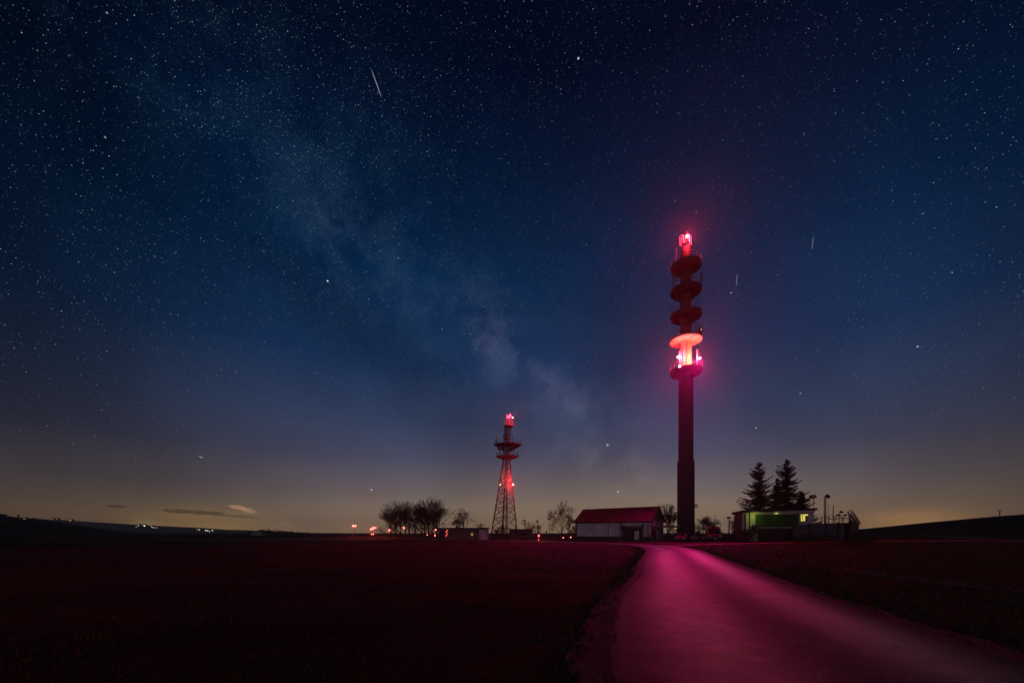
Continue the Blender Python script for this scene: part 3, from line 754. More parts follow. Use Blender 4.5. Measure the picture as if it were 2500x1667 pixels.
# ------------------------------------------------------------------ right building with the green banner
RTH = R(18); RY = 76.0; rk = F/RY
rb_ = thing('banner_building', 'flat-roofed building with a large green banner and one lit yellow window', 'building', (((1813-1250)/F*RY), RY*K, 0), -RTH)
def rx(p_):
    u = (p_-1250)/FR; return (u*RY*K-(1813-1250)/F*RY)/(math.cos(RTH)+u*math.sin(RTH))
def rz_(p_): return CAMH+(HZ-p_)/rk
HW = rz_(1252); TW = rx(1987)
MB().box((TW/2, 3, HW/2-.2), (TW, 6, HW+.4)).build('wall', WHITE, rb_)
rfm = MB(); rfm.prism([(-.35,-.75,HW), (TW+.25,-.75,HW+.32), (TW+.25,-.75,HW+.62), (-.35,-.75,HW+.42)], None, (0,7.4,0)); rfm.build('roof', ROOF, rb_)
MB().prism([(-.1,-.6,HW-.03), (TW,-.6,HW-.03), (TW,-.6,HW+.29), (-.1,-.6,HW-.005)], None, (0,.58,0)).build('soffit', WHITE, rb_)
MB().box((-.03, 3, HW/2-.1), (.12, 5.8, HW-.1)).build('side_wall', GREY, rb_)
MB().box((rx(1819), -.12, HW/2-.1), (.22, .2, HW-.1)).build('downpipe', DARK, rb_)
bnm = mat('green_banner', (.025,.075,.013), .7, .08, .8)
MB().box(((rx(1844)+rx(1949))/2, -.16, (rz_(1256)+rz_(1286))/2), (rx(1949)-rx(1844), .05, rz_(1256)-rz_(1286))).build('banner', bnm, rb_)
MB().box((TW/2+1.1, -.06, 1.2), (TW-2.4, .14, 2.5)).build('lower_wall', DARK, rb_)
wf = MB()
wx0, wx1, wz0, wz1 = rx(1953), rx(1970), rz_(1274), rz_(1256)
wf.box(((wx0+wx1)/2, -.04, (wz0+wz1)/2), (wx1-wx0, .12, wz1-wz0)); wfo = wf.build('window', GREY, rb_)
LITW = emis('lit_yellow_window', (1, .80, .16), 1.05)
# lit left sash and the narrow strip the half-drawn blind leaves free
MB().box((wx0+.30, -.12, (wz0+wz1)/2), (.40, .03, wz1-wz0-.18)).build('pane', LITW, wfo)
MB().box((wx0+.78, -.12, wz1-.16), (.50, .03, .16)).build('pane', LITW, wfo)
MB().box((wx0+.60, -.12, (wz0+wz1)/2-.08), (.11, .03, wz1-wz0-.36)).build('pane', LITW, wfo)
crt = MB(); rr = random.Random(2)
cp = []
for q in range(60):
    zq = wz0+.12+(wz1-wz0-.24)*q/59; cp.append((wx0+.30+.15*math.sin(q*2.1), -.142, zq))
crt.path(cp, .014, 4)
crt.build('curtain', mat('curtain', (.25,.2,.03), .9, .2, 5), wfo)
MB().box((wx0+.53, -.15, (wz0+wz1)/2), (.05, .05, wz1-wz0)).build('frame', GREY, wfo)
MB().box((rx(1893), -.5, HW-.16), (.5,.18,.1)).build('eave_lamp', emis('eave_lamp', (.8,1,.2), .5), rb_)
RM = Matrix.Translation(rb_.location) @ Matrix.Rotation(-RTH, 4, 'Z')
el = lamp('eave_light', 'AREA', RM @ Vector((rx(1838), -1.3, HW-.35)), 10, (.70, .95, .10), .1)
el.data.size = 1.2; el.rotation_euler = (R(55), 0, -RTH)
lamp('eave_light', 'POINT', RM @ Vector((rx(1893), -.75, HW-.25)), 1.6, (.9, .85, .12), .1)
MB().tube((rx(1890), -.5, HW+.4), (rx(1890), -.5, HW+1.0), .03).build('roof_rod', DARK, rb_)
MB().tube((1.0, 1.5, HW+.4), (1.0, 1.5, HW+1.1), .05).build('vent_pipe', DARK, rb_)

# concrete boundary wall + razor wire fences
wl = thing('boundary_wall', 'grey concrete panel wall in front of the banner building, running right', 'wall', (0,0,0))
wpts = [P(1936, 68), P(1975, 67), P(2015, 66), P(2045, 65.3), P(2073, 64.8)]
pm_ = mat('concrete_panel', (.085,.085,.095), .9, .35, 1.0, .4)
for i, (a, b_) in enumerate(zip(wpts, wpts[1:])):
    c = (a+b_)/2; d = b_-a; n = max(1, round(d.length/2)); tp = CAMH+(HZ-1281)/F*67+.02*i
    MB().box((c.x, c.y, c.z+.2+tp/2-.6), (Vector((d.x, d.y)).length-.02, .14, tp), math.atan2(d.y, d.x)).build('wall_panel', pm_, wl)
    MB().box((a.x, a.y-.02, a.z+.25+tp/2-.6), (.2, .22, tp+.06)).build('post', CONC, wl)

def coil(a, b_, r, turns, thick, m):
    d = b_-a; t_ = d.normalized(); n = t_.cross(Vector((0,0,1))).normalized(); u = n.cross(t_)
    N = turns*12; pts = [a+d*i/N+n*r*math.cos(2*math.pi*i/12)+u*r*math.sin(2*math.pi*i/12) for i in range(N+1)]
    return m.path(pts, thick, 3)
def wire_fence(name, label, a, b_, hgt, posts, coil_r=.42, yard=True, sag=0, solid=None, turns=None, thick=.012, group=None):
    f = thing(name, label, 'fence', (0,0,0), group=group)
    d = b_-a
    for i in range(posts+1):
        c = a+d*i/posts
        pz = c.z
        m = MB().tube(c+Vector((0,0,-.2)), c+Vector((0,0,hgt)), .05, n=6)
        m.tube(c+Vector((0,0,hgt)), c+Vector((.18,-.1,hgt+.4)), .035, n=5); m.tube(c+Vector((0,0,hgt)), c+Vector((-.18,.1,hgt+.4)), .035, n=5)
        m.build('post', DARK, f)
    wi = MB()
    for q in ([.3,.5,.7,.9,1] if yard else [1]): wi.tube(a+Vector((0,0,hgt*q)), b_+Vector((0,0,hgt*q)), .012, n=3)
    wi.build('wire', RAIL, f)
    cm = MB(); coil(a+Vector((0,0,hgt+.35)), b_+Vector((0,0,hgt+.35)), coil_r, turns or int(d.length*2.2), thick, cm)
    cm.build('razor_wire', RAIL, f)
    if solid:
        MB().box(((a+b_)/2+Vector((0,0,hgt*solid/2))), (d.length, .08, hgt*solid), math.atan2(d.y, d.x)).build('panel', DARK, f)
    return f
wire_fence('wire_fence', 'wire fence topped with razor coil right of the concrete tower, behind the red van', P(1697, 92), P(1800, 92), 3.2, 5)
wire_fence('wire_fence', 'wire fence with razor coil above the boundary wall, right of the banner building', P(1990, 72), P(2074, 68), CAMH+(HZ-1263)/F*68-ground(50,68)-.2, 5)
a = P(2076, 62); b2 = P(2096.5, 104)
a.z = ground(a.x, a.y); b2.z = a.z-.6
endf = wire_fence('wire_fence', 'steep end fence with thick red-lit razor coils at the right end of the wall', a, b2, CAMH+(HZ-1257)/F*62-a.z, 8, .36, True, solid=.92, turns=44, thick=.018)
tfr = MB(); 
for q, zz in ((1990, 0), (2023, 0), (2045, 0)): pass
tfr.path([P(2023,69,1267), P(2073,67,1264.5)], .05, 6); tfr.path([P(2023,69,1267), P(2023,69,1300)], .05, 6); tfr.path([P(2073,67,1264), P(2073,67,1300)], .06, 6)
fo = tfr.build('pipe_frame', DARK); tag(fo, 'dark pipe frame standing behind the grey boundary wall', 'frame')

# ------------------------------------------------------------------ lamp poles
def flood_pole(label, p_base, h, head='disc', r=.06, hw=.5, thick=1.0):
    o = thing('floodlight_pole' if head != 'disc' else 'street_lamp', label, 'lamp post', p_base, 0, 'lamp posts around the compound')
    MB().tube((0,0,-.1), (0,0,h), r*1.2*thick, r*.8*thick, 8).build('pole', DARK, o)
    if head == 'disc':
        MB().lathe((-.12,0,h), [(.06,-.02),(hw*.7,.02),(hw,.10),(hw*.85,.22),(hw*.3,.32)], 20).build('lamp_head', DARK, o, True)
    elif head == 'box':
        hd_ = MB().box((-.15,-.1,h+.12), (hw*2,.5,.55*hw/.5), rot=Matrix.Rotation(R(-18),3,'X').to_quaternion()).build('lamp_head', DARK, o)
        MB().box((-.15,-.30,h+.05), (hw*1.5,.28,.28*hw/.5), rot=Matrix.Rotation(R(-18),3,'X').to_quaternion()).build('lamp_glass', MATS['lamp_glass'], hd_)
    elif head == 'tilt':
        MB().box((.22,-.1,h+.05), (hw*1.3,.4,hw*.9), rot=Matrix.Rotation(R(35),3,'Y').to_quaternion()).build('lamp_head', DARK, o)
    elif head == 'tee':
        MB().box((0,0,h), (hw*2.6,.12,.12)).box((-hw,0,h-.02), (hw*.7,.25,.16)).box((hw,0,h-.02), (hw*.7,.25,.16)).build('lamp_head', DARK, o)
    elif head == 'round':
        MB().lathe((0,0,h), [(.05,-.1),(hw,.0),(hw,.35),(.05,.5)], 14).build('lamp_head', DARK, o, True)
    return o
def pole_at(label, px_, py_, Y, **kw):
    pb = P(px_, Y); return flood_pole(label, pb, CAMH+(HZ-py_)/F*Y-pb.z, **kw)
pole_at('street lamp standing in front of the small dark hut', 1282, 1272, 100, hw=.32)
pole_at('thicker street lamp standing between the hut and the bare shrubs', 1313, 1273, 99, hw=.33, thick=1.7)
pole_at('tall lone street lamp in the gap left of the leaning bare tree', 1341, 1268, 98, hw=.33)
pole_at('tallest street lamp close to the left gable of the barn', 1387, 1262, 97, hw=.33)
pole_at('tiny round-headed lamp farther back in the gap between hut and barn', 1334, 1299, 120, head='round', hw=.17)
pole_at('T-shaped double lamp in the gap left of the leaning bare tree', 1348, 1294, 116, head='tee', hw=.3, r=.05)
pole_at('street lamp on a dark post in front of the barn\'s pale panels', 1485, 1257, 79, hw=.2)
pole_at('box floodlight on a thick pole before the left end of the banner building', 1829.5, 1227, 73, head='box', hw=.36, thick=1.4)
pole_at('short box floodlight behind the wire fence near the red van', 1780.5, 1265, 88, head='box', hw=.26)
pole_at('large box floodlight at the right corner of the banner building', 1985.5, 1214, 74.5, head='box', hw=.42)
pole_at('tilted floodlight on twin poles right of the banner building', 2016, 1212, 71, head='tilt', hw=.42, thick=1.3)
o = pole_at('plain thick pole beside the tilted floodlight', 2012.5, 1211, 70.7, head='', thick=1.1)
o['category'] = 'pole'; o.name = 'pole'
o = pole_at('plain slim pole with a round cap above the wire fence', 2034.5, 1232, 70, head='', thick=1.1)
o['category'] = 'pole'; o.name = 'pole'
o = pole_at('thinnest whip pole above the wire fence, right of the twin poles', 2023, 1229, 70.5, head='', thick=.4)
o['category'] = 'pole'; o.name = 'pole'
pole_at('small tilted lamp highest of three small lamps above the boundary wall', 2050, 1250, 76, head='tilt', hw=.26, thick=.8)
pole_at('small box lamp lowest of three small lamps above the boundary wall', 2047, 1259, 78, head='box', hw=.2, thick=.6)
pole_at('small tilted lamp rightmost of three small lamps above the boundary wall', 2059, 1258, 78, head='tilt', hw=.22, thick=.6)
o = pole_at('slanting dark post leaning right behind the red van', 1739, 1256, 88, head='', thick=.9); o['category'] = 'post'; o.name = 'leaning_post'; o.rotation_euler = (0, R(6), 0)
o = pole_at('dark post between the barn and the concrete tower', 1644, 1258, 86, head='', thick=1.0); o['category'] = 'post'; o.name = 'post'
o = pole_at('slim pale post in front of the barn gate', 1582, 1270, 81, head='', thick=1.3); o['category'] = 'post'; o.name = 'post'
o = pole_at('short post with a slanted sign on the right hill crest', 2441, 1245, 165, head='tee', hw=.5, r=.14); o['category'] = 'post'; o.name = 'hill_post'; del o['group']
sg = thing('round_sign', 'round black sign on a post before the barn wall', 'sign', P(1522.5, 80), 0)
MB().tube((0,0,0), (0,0,2.3), .04).build('post', DARK, sg); MB().tube((0,-.08,2.5), (0,-.03,2.5), .34, n=20).build('sign_plate', DARK, sg)

# ------------------------------------------------------------------ bare trees
def bare_tree_mesh(seed, H, spread=.5, trunk_frac=.3, n0=6, depth=5, lean=0, r0=None, split=3):
    rnd = random.Random(seed); tr_ = MB(); cr = MB(); r0 = r0 or H*.022
    def grow(p_, d, L_, r, lv):
        m = cr if lv > 0 else tr_
        n = 3 if lv < 2 else 2; q = p_; dd = d.copy()
        pts = [q]
        for i in range(n):
            dd = (dd+Vector((rnd.gauss(0,.13), rnd.gauss(0,.13), .05+rnd.gauss(0,.08)))).normalized(); q2 = q+dd*L_/n
            ra, rb2 = r*(1-.45*i/n), r*(1-.45*(i+1)/n)
            m.tube(q, q2, max(ra,.017), max(rb2,.014), 5 if lv < 2 else 3, caps=False); q = q2; pts.append(q)
        if lv >= depth: return
        k = split+(1 if rnd.random() < .5 else 0)
        for i in range(k):
            at = pts[-1] if i < 2 else pts[rnd.randint(1, len(pts)-1)]
            ax = Vector((rnd.gauss(0,1), rnd.gauss(0,1), rnd.gauss(0,.3))); ax = (ax-dd*ax.dot(dd)).normalized()
            nd_ = (dd+ax*spread*rnd.uniform(.6,1.4)+Vector((0,0,.12))).normalized()
            grow(at, nd_, L_*rnd.uniform(.62,.85), r*.55*rnd.uniform(.7,1.1), lv+1)
    # trunk
    q = Vector((0,0,-.2)); d = Vector((lean,0,1)).normalized(); tl = H*trunk_frac
    tr_.tube(q, q+d*tl, r0*1.2, r0, 7, caps=False); base_ = q+d*tl
    q = base_; lead = d
    for i in range(n0):
        f = i/n0
        at = base_+d*(H*.42*f)
        a = rnd.uniform(0, 6.28); out = Vector((math.cos(a), math.sin(a), 0))
        grow(at, (lead*(.75+.5*f)+out*spread*1.3).normalized(), H*.24*rnd.uniform(.8,1.15), r0*.5, 1)
    tr_.tube(base_, base_+d*H*.32, r0, r0*.45, 6, caps=False); grow(base_+d*H*.32, lead, H*.2, r0*.45, 1)
    return tr_, cr
def bare_tree(name, label, loc, group=None, **kw):
    t_, c_ = bare_tree_mesh(**kw); o = thing(name, label, 'tree' if 'shrub' not in name else 'shrub', loc, 0, group)
    t_.build('trunk', BARK, o); c_.build('crown', BARK, o); return o
TG = 'bare trees left of the low block'
b1 = bare_tree('bare_tree', 'x', (0,0,0), TG, seed=11, H=11, spread=.52, trunk_frac=.12, n0=8, depth=5)
b2_ = bare_tree('bare_tree', 'x', (0,0,0), TG, seed=23, H=11, spread=.46, trunk_frac=.14, n0=7, depth=5)
b3 = bare_tree('bare_tree', 'x', (0,0,0), TG, seed=37, H=11, spread=.55, trunk_frac=.1, n0=9, depth=5)
TT = [(953, 1249, b3, 'lowest bare tree at the left end of the grove'), (979, 1229, b1, 'broad bare tree second from the left in the grove'),
      (999, 1230, b2_, 'bare tree third from the left in the grove, tall and narrow'), (1014, 1240, b3, 'lower bare tree near the middle dip of the grove'),
      (1030, 1241, b1, 'slim bare tree in the middle of the grove'), (1046, 1226, b2_, 'tall dense bare tree right of the grove\'s middle'),
      (1067, 1221, b1, 'tallest bare tree, rightmost in the grove'), (966, 1243, b2_, 'slender bare tree behind the left end of the grove'),
      (1057, 1240, b3, 'spreading bare tree low behind the tallest tree of the grove')]
TT += [(990, 1236, b3, 'bare tree half hidden between the two left tall trees of the grove'), (1036, 1234, b3, 'bare tree filling the dip right of the grove\'s middle')]
used = set()
for i, (px_, py_, src, lab) in enumerate(TT):
    Y = 140+(i % 3)*4; pb = P(px_, Y); h = (CAMH+(HZ-py_)/F*Y)/11.0*.97; h = (h*1.2, h*1.2, h)
    if src in used: o = copy_tree(src, lab, pb, i*1.3, h)
    else: used.add(src); o = src; o['label'] = lab; o.location = pb; o.rotation_euler = (0,0,i*1.3); o.scale = h
def single(px_, py_, Y, lab, name='bare_tree', hk_=1, **kw):
    pb = P(px_, Y); H = (CAMH+(HZ-py_)/F*Y-pb.z)
    kw.setdefault('spread', .5); kw.setdefault('trunk_frac', .15); kw.setdefault('n0', 7); kw.setdefault('depth', 4)
    return bare_tree(name, lab, pb, H=H*hk_, **kw)
single(1132, 1254, 125, 'round bare tree rising behind the low flat-roofed block', seed=5, spread=.62, n0=9, depth=5, trunk_frac=.22)
single(1178, 1277, 122, 'small bare tree behind the right end of the low block', seed=6)
single(1222, 1279, 108, 'bare shrub growing inside the feet of the lattice mast', 'bare_shrub', seed=8, trunk_frac=.08, n0=9)
single(1211, 1287, 107, 'low bare shrub at the left foot of the lattice mast', 'bare_shrub', seed=81, trunk_frac=.08, n0=9)
single(1290, 1273, 122, 'bare tree rising behind the small dark hut', seed=9, spread=.6, n0=9)
single(1315, 1280, 120, 'thin bare tree behind the thicker street lamp', seed=10)
single(1369, 1244, 112, 'leaning bare tree between the lone street lamp and the barn', seed=12, lean=.12, spread=.55, trunk_frac=.2, n0=9, depth=5)
single(1394, 1273, 110, 'bare shrub behind the lamp at the barn\'s left gable', 'bare_shrub', seed=13, trunk_frac=.08)
single(1404, 1277, 108, 'bare shrub touching the barn\'s left gable', 'bare_shrub', seed=14, trunk_frac=.08)
single(1630, 1238, 97, 'upright leafless tree between the barn and the concrete tower', seed=15, spread=.38, trunk_frac=.1, n0=12, depth=5)
single(1652, 1285, 96, 'low bare shrub at the left foot of the concrete tower', 'bare_shrub', seed=18, trunk_frac=.05)
single(1724, 1264, 93, 'small round bare tree between the tower and the red van', seed=16, spread=.6, trunk_frac=.12, n0=11, depth=5)
single(1706, 1288, 95, 'low bare shrub at the right foot of the concrete tower', 'bare_shrub', seed=19, trunk_frac=.05)
single(1787, 1266, 86, 'bare shrub at the left corner of the banner building', 'bare_shrub', seed=17, trunk_frac=.06, n0=11)
single(1838, 1275, 71, 'leafless shrub before the left end of the green banner', 'bare_shrub', seed=20, trunk_frac=.06, n0=11)
single(1815, 1286, 70, 'low leafless shrub before the banner building\'s left corner', 'bare_shrub', seed=21, trunk_frac=.06, n0=9)
single(2105, 1302, 60, 'small weed clump at the right end of the wire fence', 'weed_shrub', seed=22, trunk_frac=.04, n0=9)
# dense low scrub
def bush(label, px0, px1, ptop, Y, seed, n=500, fol=FOL):
    rnd = random.Random(seed); bm = bmesh.new(); x0_, x1_ = (px0-1250)/F*Y, (px1-1250)/F*Y
    for i in range(n):
        u = rnd.random(); x = x0_+(x1_-x0_)*u; top = (CAMH+(HZ-ptop)/F*Y)*(1-.8*abs(2*u-1)**2.4)*(1+.15*mn.noise(Vector((x*1.5, seed, 0))))
        z = ground(x, Y*K)+top*rnd.random()**.7; y = Y*K+rnd.gauss(0, .5); s = rnd.uniform(.06, .16)
        bm.faces.new([bm.verts.new((x+rnd.uniform(-s,s), y+rnd.uniform(-s,s), z+rnd.uniform(-s,s))) for _ in range(3)])
    me = bpy.data.meshes.new('bush'); bm.to_mesh(me); bm.free(); me.materials.append(fol); o = bpy.data.objects.new('bush', me); C.objects.link(o)
    return tag(o, label, 'bush')
bush('dark scrubby bush below the left part of the green banner', 1822, 1870, 1290, 71, 1, 900)
bush('dark bush below the middle of the green banner', 1866, 1935, 1293, 70, 2, 900)
bush('low dark bush between lone street lamp and barn', 1362, 1412, 1308, 104, 3, 600)
bush('dark bush at the foot of the tower beside the van', 1690, 1722, 1302, 84, 4, 500)
bush('long low scrub under the leafless tree right of the barn', 1600, 1650, 1312, 83, 5, 500)
bush('low scrub right of the red van', 1762, 1802, 1307, 80, 6, 500)
bush('weedy bank in front of the boundary wall', 1930, 2040, 1308, 63, 7, 1100)
bush('dark bush at the foot of the steep end fence', 2060, 2120, 1311, 58, 8, 900)

# ------------------------------------------------------------------ spruces
def spruce(label, px_, ptop, Y, halfw, seed, dens=1.0):
    rnd = random.Random(seed); pb = P(px_, Y); H = CAMH+(HZ-ptop)/F*Y-pb.z; Rm = halfw/F*Y
    o = thing('spruce_tree', label, 'tree', pb, 0, 'spruces behind the banner building')
    MB().tube((0,0,-.2), (0,0,H*.97), H*.017, .03, 8).build('trunk', BARK, o)
    bm = bmesh.new()
    def leaf(c, s, dv):
        u = Vector((rnd.gauss(0,1), rnd.gauss(0,1), rnd.gauss(0,.6))).normalized()
        a = c-dv*s*.6+u*s*.3; b_ = c-dv*s*.3-u*s*.3; d_ = c+dv*s+Vector((0,0,-s*.3))
        bm.faces.new([bm.verts.new(v) for v in (a, b_, d_)])
    z = H*.10
    while z < H*.985:
        f = 1-z/H; n = 10 if f > .15 else 6; prof = Rm*min(1.05, 1.25*f**.85)*rnd.choice((.9,1.05,1.2))
        for i in range(n):
            a = rnd.uniform(0, 6.28); Lb = prof*rnd.uniform(.45, 1.2)
            if rnd.random() < .08: Lb *= 1.25
            d = Vector((math.cos(a), math.sin(a), 0)); steps = max(4, int(Lb/.16)); sag = rnd.uniform(.0, .42)
            pts = []
            for s_ in range(steps+1):
                tt = s_/steps; pts.append(Vector((0,0,z))+d*Lb*tt+Vector((0,0,(-sag*Lb*math.sin(tt*2.2)+.22*Lb*tt*tt) + (.5*Lb*tt if f < .25 else 0))))
            for s_, (p0, p1) in enumerate(zip(pts, pts[1:])):
                tt = s_/steps; w_ = (.34*(1-tt)+.10)*min(1.3, .45+Lb*.33)
                dv_ = (p1-p0).normalized()
                q0 = p0; vs = [bm.verts.new(v) for v in (p0+Vector((0,0,.02)), p1, p0-Vector((0,0,.03)))]; bm.faces.new(vs)
                for _ in range(int(12*dens)):
                    c = p0+(p1-p0)*rnd.random()+Vector((rnd.gauss(0,w_*.45), rnd.gauss(0,w_*.45), rnd.gauss(-.06,w_*.22)))
                    leaf(c, rnd.uniform(.10,.24), dv_)
        z += H*.021*rnd.uniform(.5,1.6)*(1 if f > .3 else .8)
    me = bpy.data.meshes.new('crown'); bm.to_mesh(me); bm.free(); me.materials.append(NEEDLE); c_ = bpy.data.objects.new('crown', me); C.objects.link(c_); c_.parent = o
    return o
spruce('slim pointed spruce, left of the two tall ones behind the banner building', 1853, 1124, 98, 50, 3)
spruce('broad ragged spruce, right of the two tall ones behind the banner building', 1921, 1119, 100, 54, 8, 1.2)
spruce('short spruce crowding the right side of the broad ragged one', 1958, 1198, 101, 34, 5)
spruce('medium spruce filling in left of the broad ragged one', 1897, 1165, 103, 30, 6)

# ------------------------------------------------------------------ vehicles
def body(parent, name, prof, x0, x1, m, inset=0.0):
    """side profile polygon (y, z) extruded over x, narrowed towards the roof"""
    bm = bmesh.new(); zmax = max(z for _, z in prof); zmin = min(z for _, z in prof); A, B = [], []
    for y, z in prof:
        k_ = inset*max(0, (z-zmin)/(zmax-zmin)-.45)/.55
        A.append(bm.verts.new((x0+k_, y, z))); B.append(bm.verts.new((x1-k_, y, z)))
    n = len(A); bm.faces.new(A); bm.faces.new(B[::-1])
    for i in range(n): bm.faces.new((A[i], A[(i+1) % n], B[(i+1) % n], B[i]))
    bmesh.ops.recalc_face_normals(bm, faces=bm.faces[:])
    bmesh.ops.bevel(bm, geom=[e for e in bm.edges], offset=.05, segments=2, affect='EDGES', clamp_overlap=True)
    me = bpy.data.meshes.new(name); bm.to_mesh(me); bm.free(); me.materials.append(m)
    o = bpy.data.objects.new(name, me); C.objects.link(o); o.parent = parent; return o
van = thing('van', 'red high-roofed van parked facing the camera beside the wire fence', 'van', P(1746, 77), R(-20))
body(van, 'body', [(0,.35),(-.05,.9),(.12,1.15),(.75,1.32),(1.45,2.35),(1.9,2.62),(5.3,2.62),(5.4,2.4),(5.4,.35)], -1.02, 1.02, REDP, .13)
ws = MB(); ws.prism([(-.86,.74,1.40),(.86,.74,1.40),(.76,1.34,2.24),(-.76,1.34,2.24)], None, (0,-.06,.04)); ws.build('windscreen', GLASS, van)
for s in (-1, 1):
    MB().box((s*.78,-.03,.98), (.34,.12,.2)).build('headlight', MATS['lamp_glass'], van)
    MB().box((s*1.16,.95,1.55), (.16,.12,.32)).build('wing_mirror', DARK, van)
    for y in (.85, 4.4): MB().tube((s*.80,y,.34), (s*1.03,y,.34), .34, n=20).build('wheel', RUB, van)
MB().box((0,-.09,.52), (1.9,.14,.26)).build('bumper', DARK, van); MB().box((0,-.05,.92), (.9,.08,.18)).build('grille', DARK, van)
MB().box((0,-.165,.5), (.5,.02,.11)).build('number_plate', WHITE, van)
MB().box((0,1.9,2.70), (.5,.3,.12)).build('roof_vent', DARK, van)
def car(label, px_, Y, rz, m):
    c = thing('parked_car', label, 'car', P(px_, Y), rz, 'dark cars parked near the tower')
    body(c, 'body', [(0,.28),(-.04,.62),(.1,.80),(.95,.96),(1.05,.98),(3.9,1.0),(4.15,.9),(4.2,.3)], -.86, .86, m, .04)
    body(c, 'cabin', [(.95,.93),(1.65,1.42),(3.0,1.45),(3.85,.95)], -.76, .76, GLASS, .12)
    MB().box((0,2.3,1.47), (1.2,1.2,.03)).build('roof', m, c)
    for s in (-1, 1):
        MB().box((s*.64,-.02,.64), (.3,.1,.15)).build('headlight', MATS['lamp_glass'], c)
        MB().box((s*.95,1.25,1.0), (.14,.1,.13)).build('wing_mirror', m, c)
        for y in (.8, 3.35): MB().tube((s*.68,y,.31), (s*.87,y,.31), .31, n=18).build('wheel', RUB, c)
    MB().box((0,-.07,.42), (1.6,.1,.2)).build('bumper', DARK, c)
car('dark red car parked at the left foot of the concrete tower', 1661, 79, R(-30), mat('dark_red_paint', (.09,.02,.02), .35, .1, 2, spec=.5))
car('near-black car parked at the right foot of the concrete tower', 1708, 80, R(-14), mat('black_paint', (.02,.018,.02), .3, .1, 2, spec=.5))

# ------------------------------------------------------------------ red lamps far left and in the gaps
FG = 'red obstruction lamp masts beyond the field'
def far_mast(label, px_, py_, Y, rad, twin=False, light=0, group=FG):
    rad *= .8
    pb = P(px_, Y); h = CAMH+(HZ-py_)/F*Y-pb.z
    o = thing('red_lamp_mast', label, 'lamp mast', pb, 0, group)
    MB().tube((0,0,-.2), (0,0,h-.1), .10, .07, 6).build('pole', DARK, o)
    for dx in ((-.45, .45) if twin else (0,)):
        MB().lathe((dx,-.1,h), [(rad*.4,-rad),(rad,-rad*.3),(rad,rad*.3),(rad*.4,rad)], 10).build('beacon', LENS_F, o, True)
    if twin: MB().box((0,0,h-.2), (1.0,.08,.08)).build('crossarm', DARK, o)
    if light: lamp('far_beacon_light', 'POINT', pb+Vector((0,-.6,h)), light, (1,.06,.05), .2)
far_mast('leftmost red lamp mast, twin lamps on a lone pole over the field', 865, 1283, 170, .36, True, 1500)
far_mast('left mast of the close pair of red lamp masts', 908.5, 1291, 175, .34, True, 1200)
far_mast('right, taller mast of the close pair of red lamp masts', 914, 1288, 178, .34, True, 1200)
far_mast('short red lamp at the foot of the close pair, left one', 907.5, 1303.5, 168, .24)
far_mast('short red lamp at the foot of the close pair, right one', 912, 1303, 168, .24)
for px_, py_, r_, lab, lt in [(951,1294,.36,'red lamp shining through the left end of the bare grove',900), (987,1287.5,.36,'highest red lamp seen through the bare grove',900),
        (998,1297,.22,'small red lamp right below the highest one in the grove',0), (1036,1295,.26,'red lamp seen low through the right half of the grove',0),
        (1044,1305,.26,'red lamp lying lowest behind the right half of the grove',0), (1063.5,1293,.3,'red lamp mast between the grove and the low block',900),
        (1062,1306.5,.28,'low red lamp at the foot of the last grove tree',0)]:
    far_mast(lab, px_, py_, 158, r_, light=lt)
far_mast('red lamp beside the thick street lamp post', 1315, 1307, 112, .22, light=300, group='red lamps between hut and barn')
far_mast('red lamp close to the ground below the thick street lamp', 1314, 1316.8, 101, .14, group='red lamps between hut and barn')
far_mast('left red lamp in the bush beside the barn', 1375, 1312, 103, .14, group='red lamps between hut and barn')
far_mast('right red lamp nearest the barn', 1393, 1311, 103, .14, group='red lamps between hut and barn')
far_mast('left of two tiny red lamps on the right hill crest', 2256, 1288.5, 171, .18, group='red lamps on the right hill')
far_mast('right of two tiny red lamps on the right hill crest', 2259.5, 1288, 171, .18, group='red lamps on the right hill')
# distant mast on the left hill
dm = thing('distant_mast', 'tiny dark mast standing on the far left hilltop', 'mast', P(44.6, 520, 1266), 0)
MB().tube((0,0,-4), (0,0,5), .5, .3, 6).build('pole', DARK, dm); MB().box((0,0,3.4), (1.2,1.2,2.6)).build('mast_head', DARK, dm)

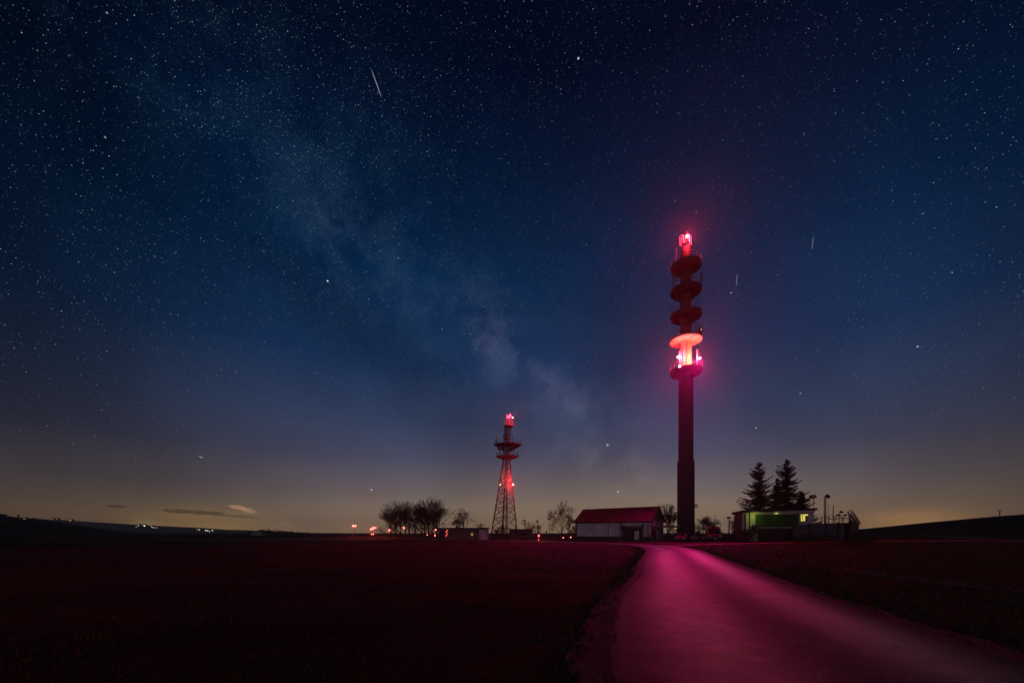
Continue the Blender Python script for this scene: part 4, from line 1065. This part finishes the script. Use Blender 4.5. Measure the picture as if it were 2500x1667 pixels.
# ------------------------------------------------------------------ far houses with lit windows
HG = 'far houses with lit windows on the blue hill'
wmats = [emis('far_window_warm', (1,.82,.45), 2.0), emis('far_window_white', (.95,1,.8), 2.4), emis('far_window_red', (1,.2,.08), 2.2)]
HS = [(58,1266,512,0,.5,'lit house left of the pair near the hilltop mast'), (61,1266,512,0,.6,'lit house right beside the first one near the hilltop mast'), (78,1267,512,0,.8,'lone lit house right of the hilltop mast'),
      (128.6,1267.3,1400,2,.9,'left red-lit house on the far ridge'), (138.4,1267.5,1400,2,.9,'right red-lit house on the far ridge'), (168,1271,1400,2,.8,'orange-lit house on the ridge, left of a close pair'), (172,1270,1400,0,.9,'orange-lit house on the ridge, right of a close pair'),
      (338,1282,1380,1,1,'first white-lit house of the village on the ridge'), (349,1281.5,1380,1,.9,'second white-lit house of the village on the ridge'), (353,1283,1380,1,1.9,'brightest house of the village on the ridge'),
      (333,1285.5,1380,1,.7,'lower lit house left of the village'), (369,1284.5,1370,0,1.1,'warm-lit house right of the brightest village house'), (372.5,1287.3,1360,0,.9,'lower warm house, left of three in a row'), (376,1287.5,1360,0,.9,'lower warm house, middle of three in a row'), (382,1288,1360,0,.8,'lower warm house, right of three in a row'),
      (486.6,1292.5,1340,0,1.4,'lone yellow-lit house left of the bright row of halls'), (481,1292,1340,0,.7,'faint lit house far right of the village'),
      (502,1294,1330,1,1.3,'leftmost lit hall of the bright row'), (506,1294.8,1330,1,1.2,'second lit hall of the bright row'), (510,1295.5,1330,1,1.4,'third lit hall of the bright row'), (514,1295,1330,1,1.4,'fourth lit hall of the bright row'), (518.5,1294.6,1330,1,1.6,'rightmost lit hall of the bright row'), (512,1297.5,1320,0,.9,'lower lit hall below the bright row')]
for px_, py_, Y, wm, s, lab in HS:
    q = Y/1400; c = P(px_, Y-25*q*3.5, py_)
    o = thing('far_house', lab, 'house', c, 0, HG); o.scale = (max(.36, q),)*3
    MB().prism([(-3.4,.1,-4),(3.4,.1,-4),(3.4,.1,1.8),(0,.1,3.6),(-3.4,.1,1.8)], None, (0,7,0)).build('wall', GREY, o)
    MB().prism([(-3.8,-.2,1.6),(0,-.2,3.6),(3.8,-.2,1.6),(3.8,-.2,2.0),(0,-.2,4.1),(-3.8,-.2,2.0)], None, (0,7.6,0)).build('roof', DARK, o)
    MB().box((0,0,0), (1.7*s,.15,1.5*s)).build('lit_window', wmats[wm], o)
gh = thing('greenhouse', 'small pale gabled greenhouse at the far edge of the left field', 'greenhouse', P(626, 300, 1306), 0)
g_ = MB()
for y in (0, 2, 4, 6):
    g_.path([(-3.6,y,-1),(-3.6,y,.6),(-1.2,y,1.9),(0,y,2.3),(1.2,y,1.9),(3.6,y,.6),(3.6,y,-1)], .09, 4)
for x, z_ in ((-3.6,.6),(0,2.3),(3.6,.6)): g_.tube((x,0,z_), (x,6,z_), .09, n=4)
g_.build('frame', mat('pale_frame', (.5,.5,.48), .6, .1, 2), gh)
MB().prism([(-3.5,.2,-1),(3.5,.2,-1),(3.5,.2,.6),(0,.2,2.2),(-3.5,.2,.6)], None, (0,5.6,0)).build('glazing', mat('pale_glazing', (.16,.17,.16), .4, .3, 1), gh)

# ------------------------------------------------------------------ haze
hz = MB().box((0, 900, 40), (5400, 3800, 92)).build('haze', bpy.data.materials.new('haze'))
hz['kind'] = 'stuff'; hz['label'] = 'thin night haze glowing around the red beacons'; hz['category'] = 'haze'
m = hz.data.materials[0]; m.use_nodes = True; t = m.node_tree; t.nodes.clear()
pv = t.nodes.new('ShaderNodeVolumePrincipled'); pv.inputs['Color'].default_value = (.9,.9,.95,1); pv.inputs['Density'].default_value = .00028
pv.inputs['Anisotropy'].default_value = .84
oo = t.nodes.new('ShaderNodeOutputMaterial'); t.links.new(pv.outputs[0], oo.inputs['Volume'])
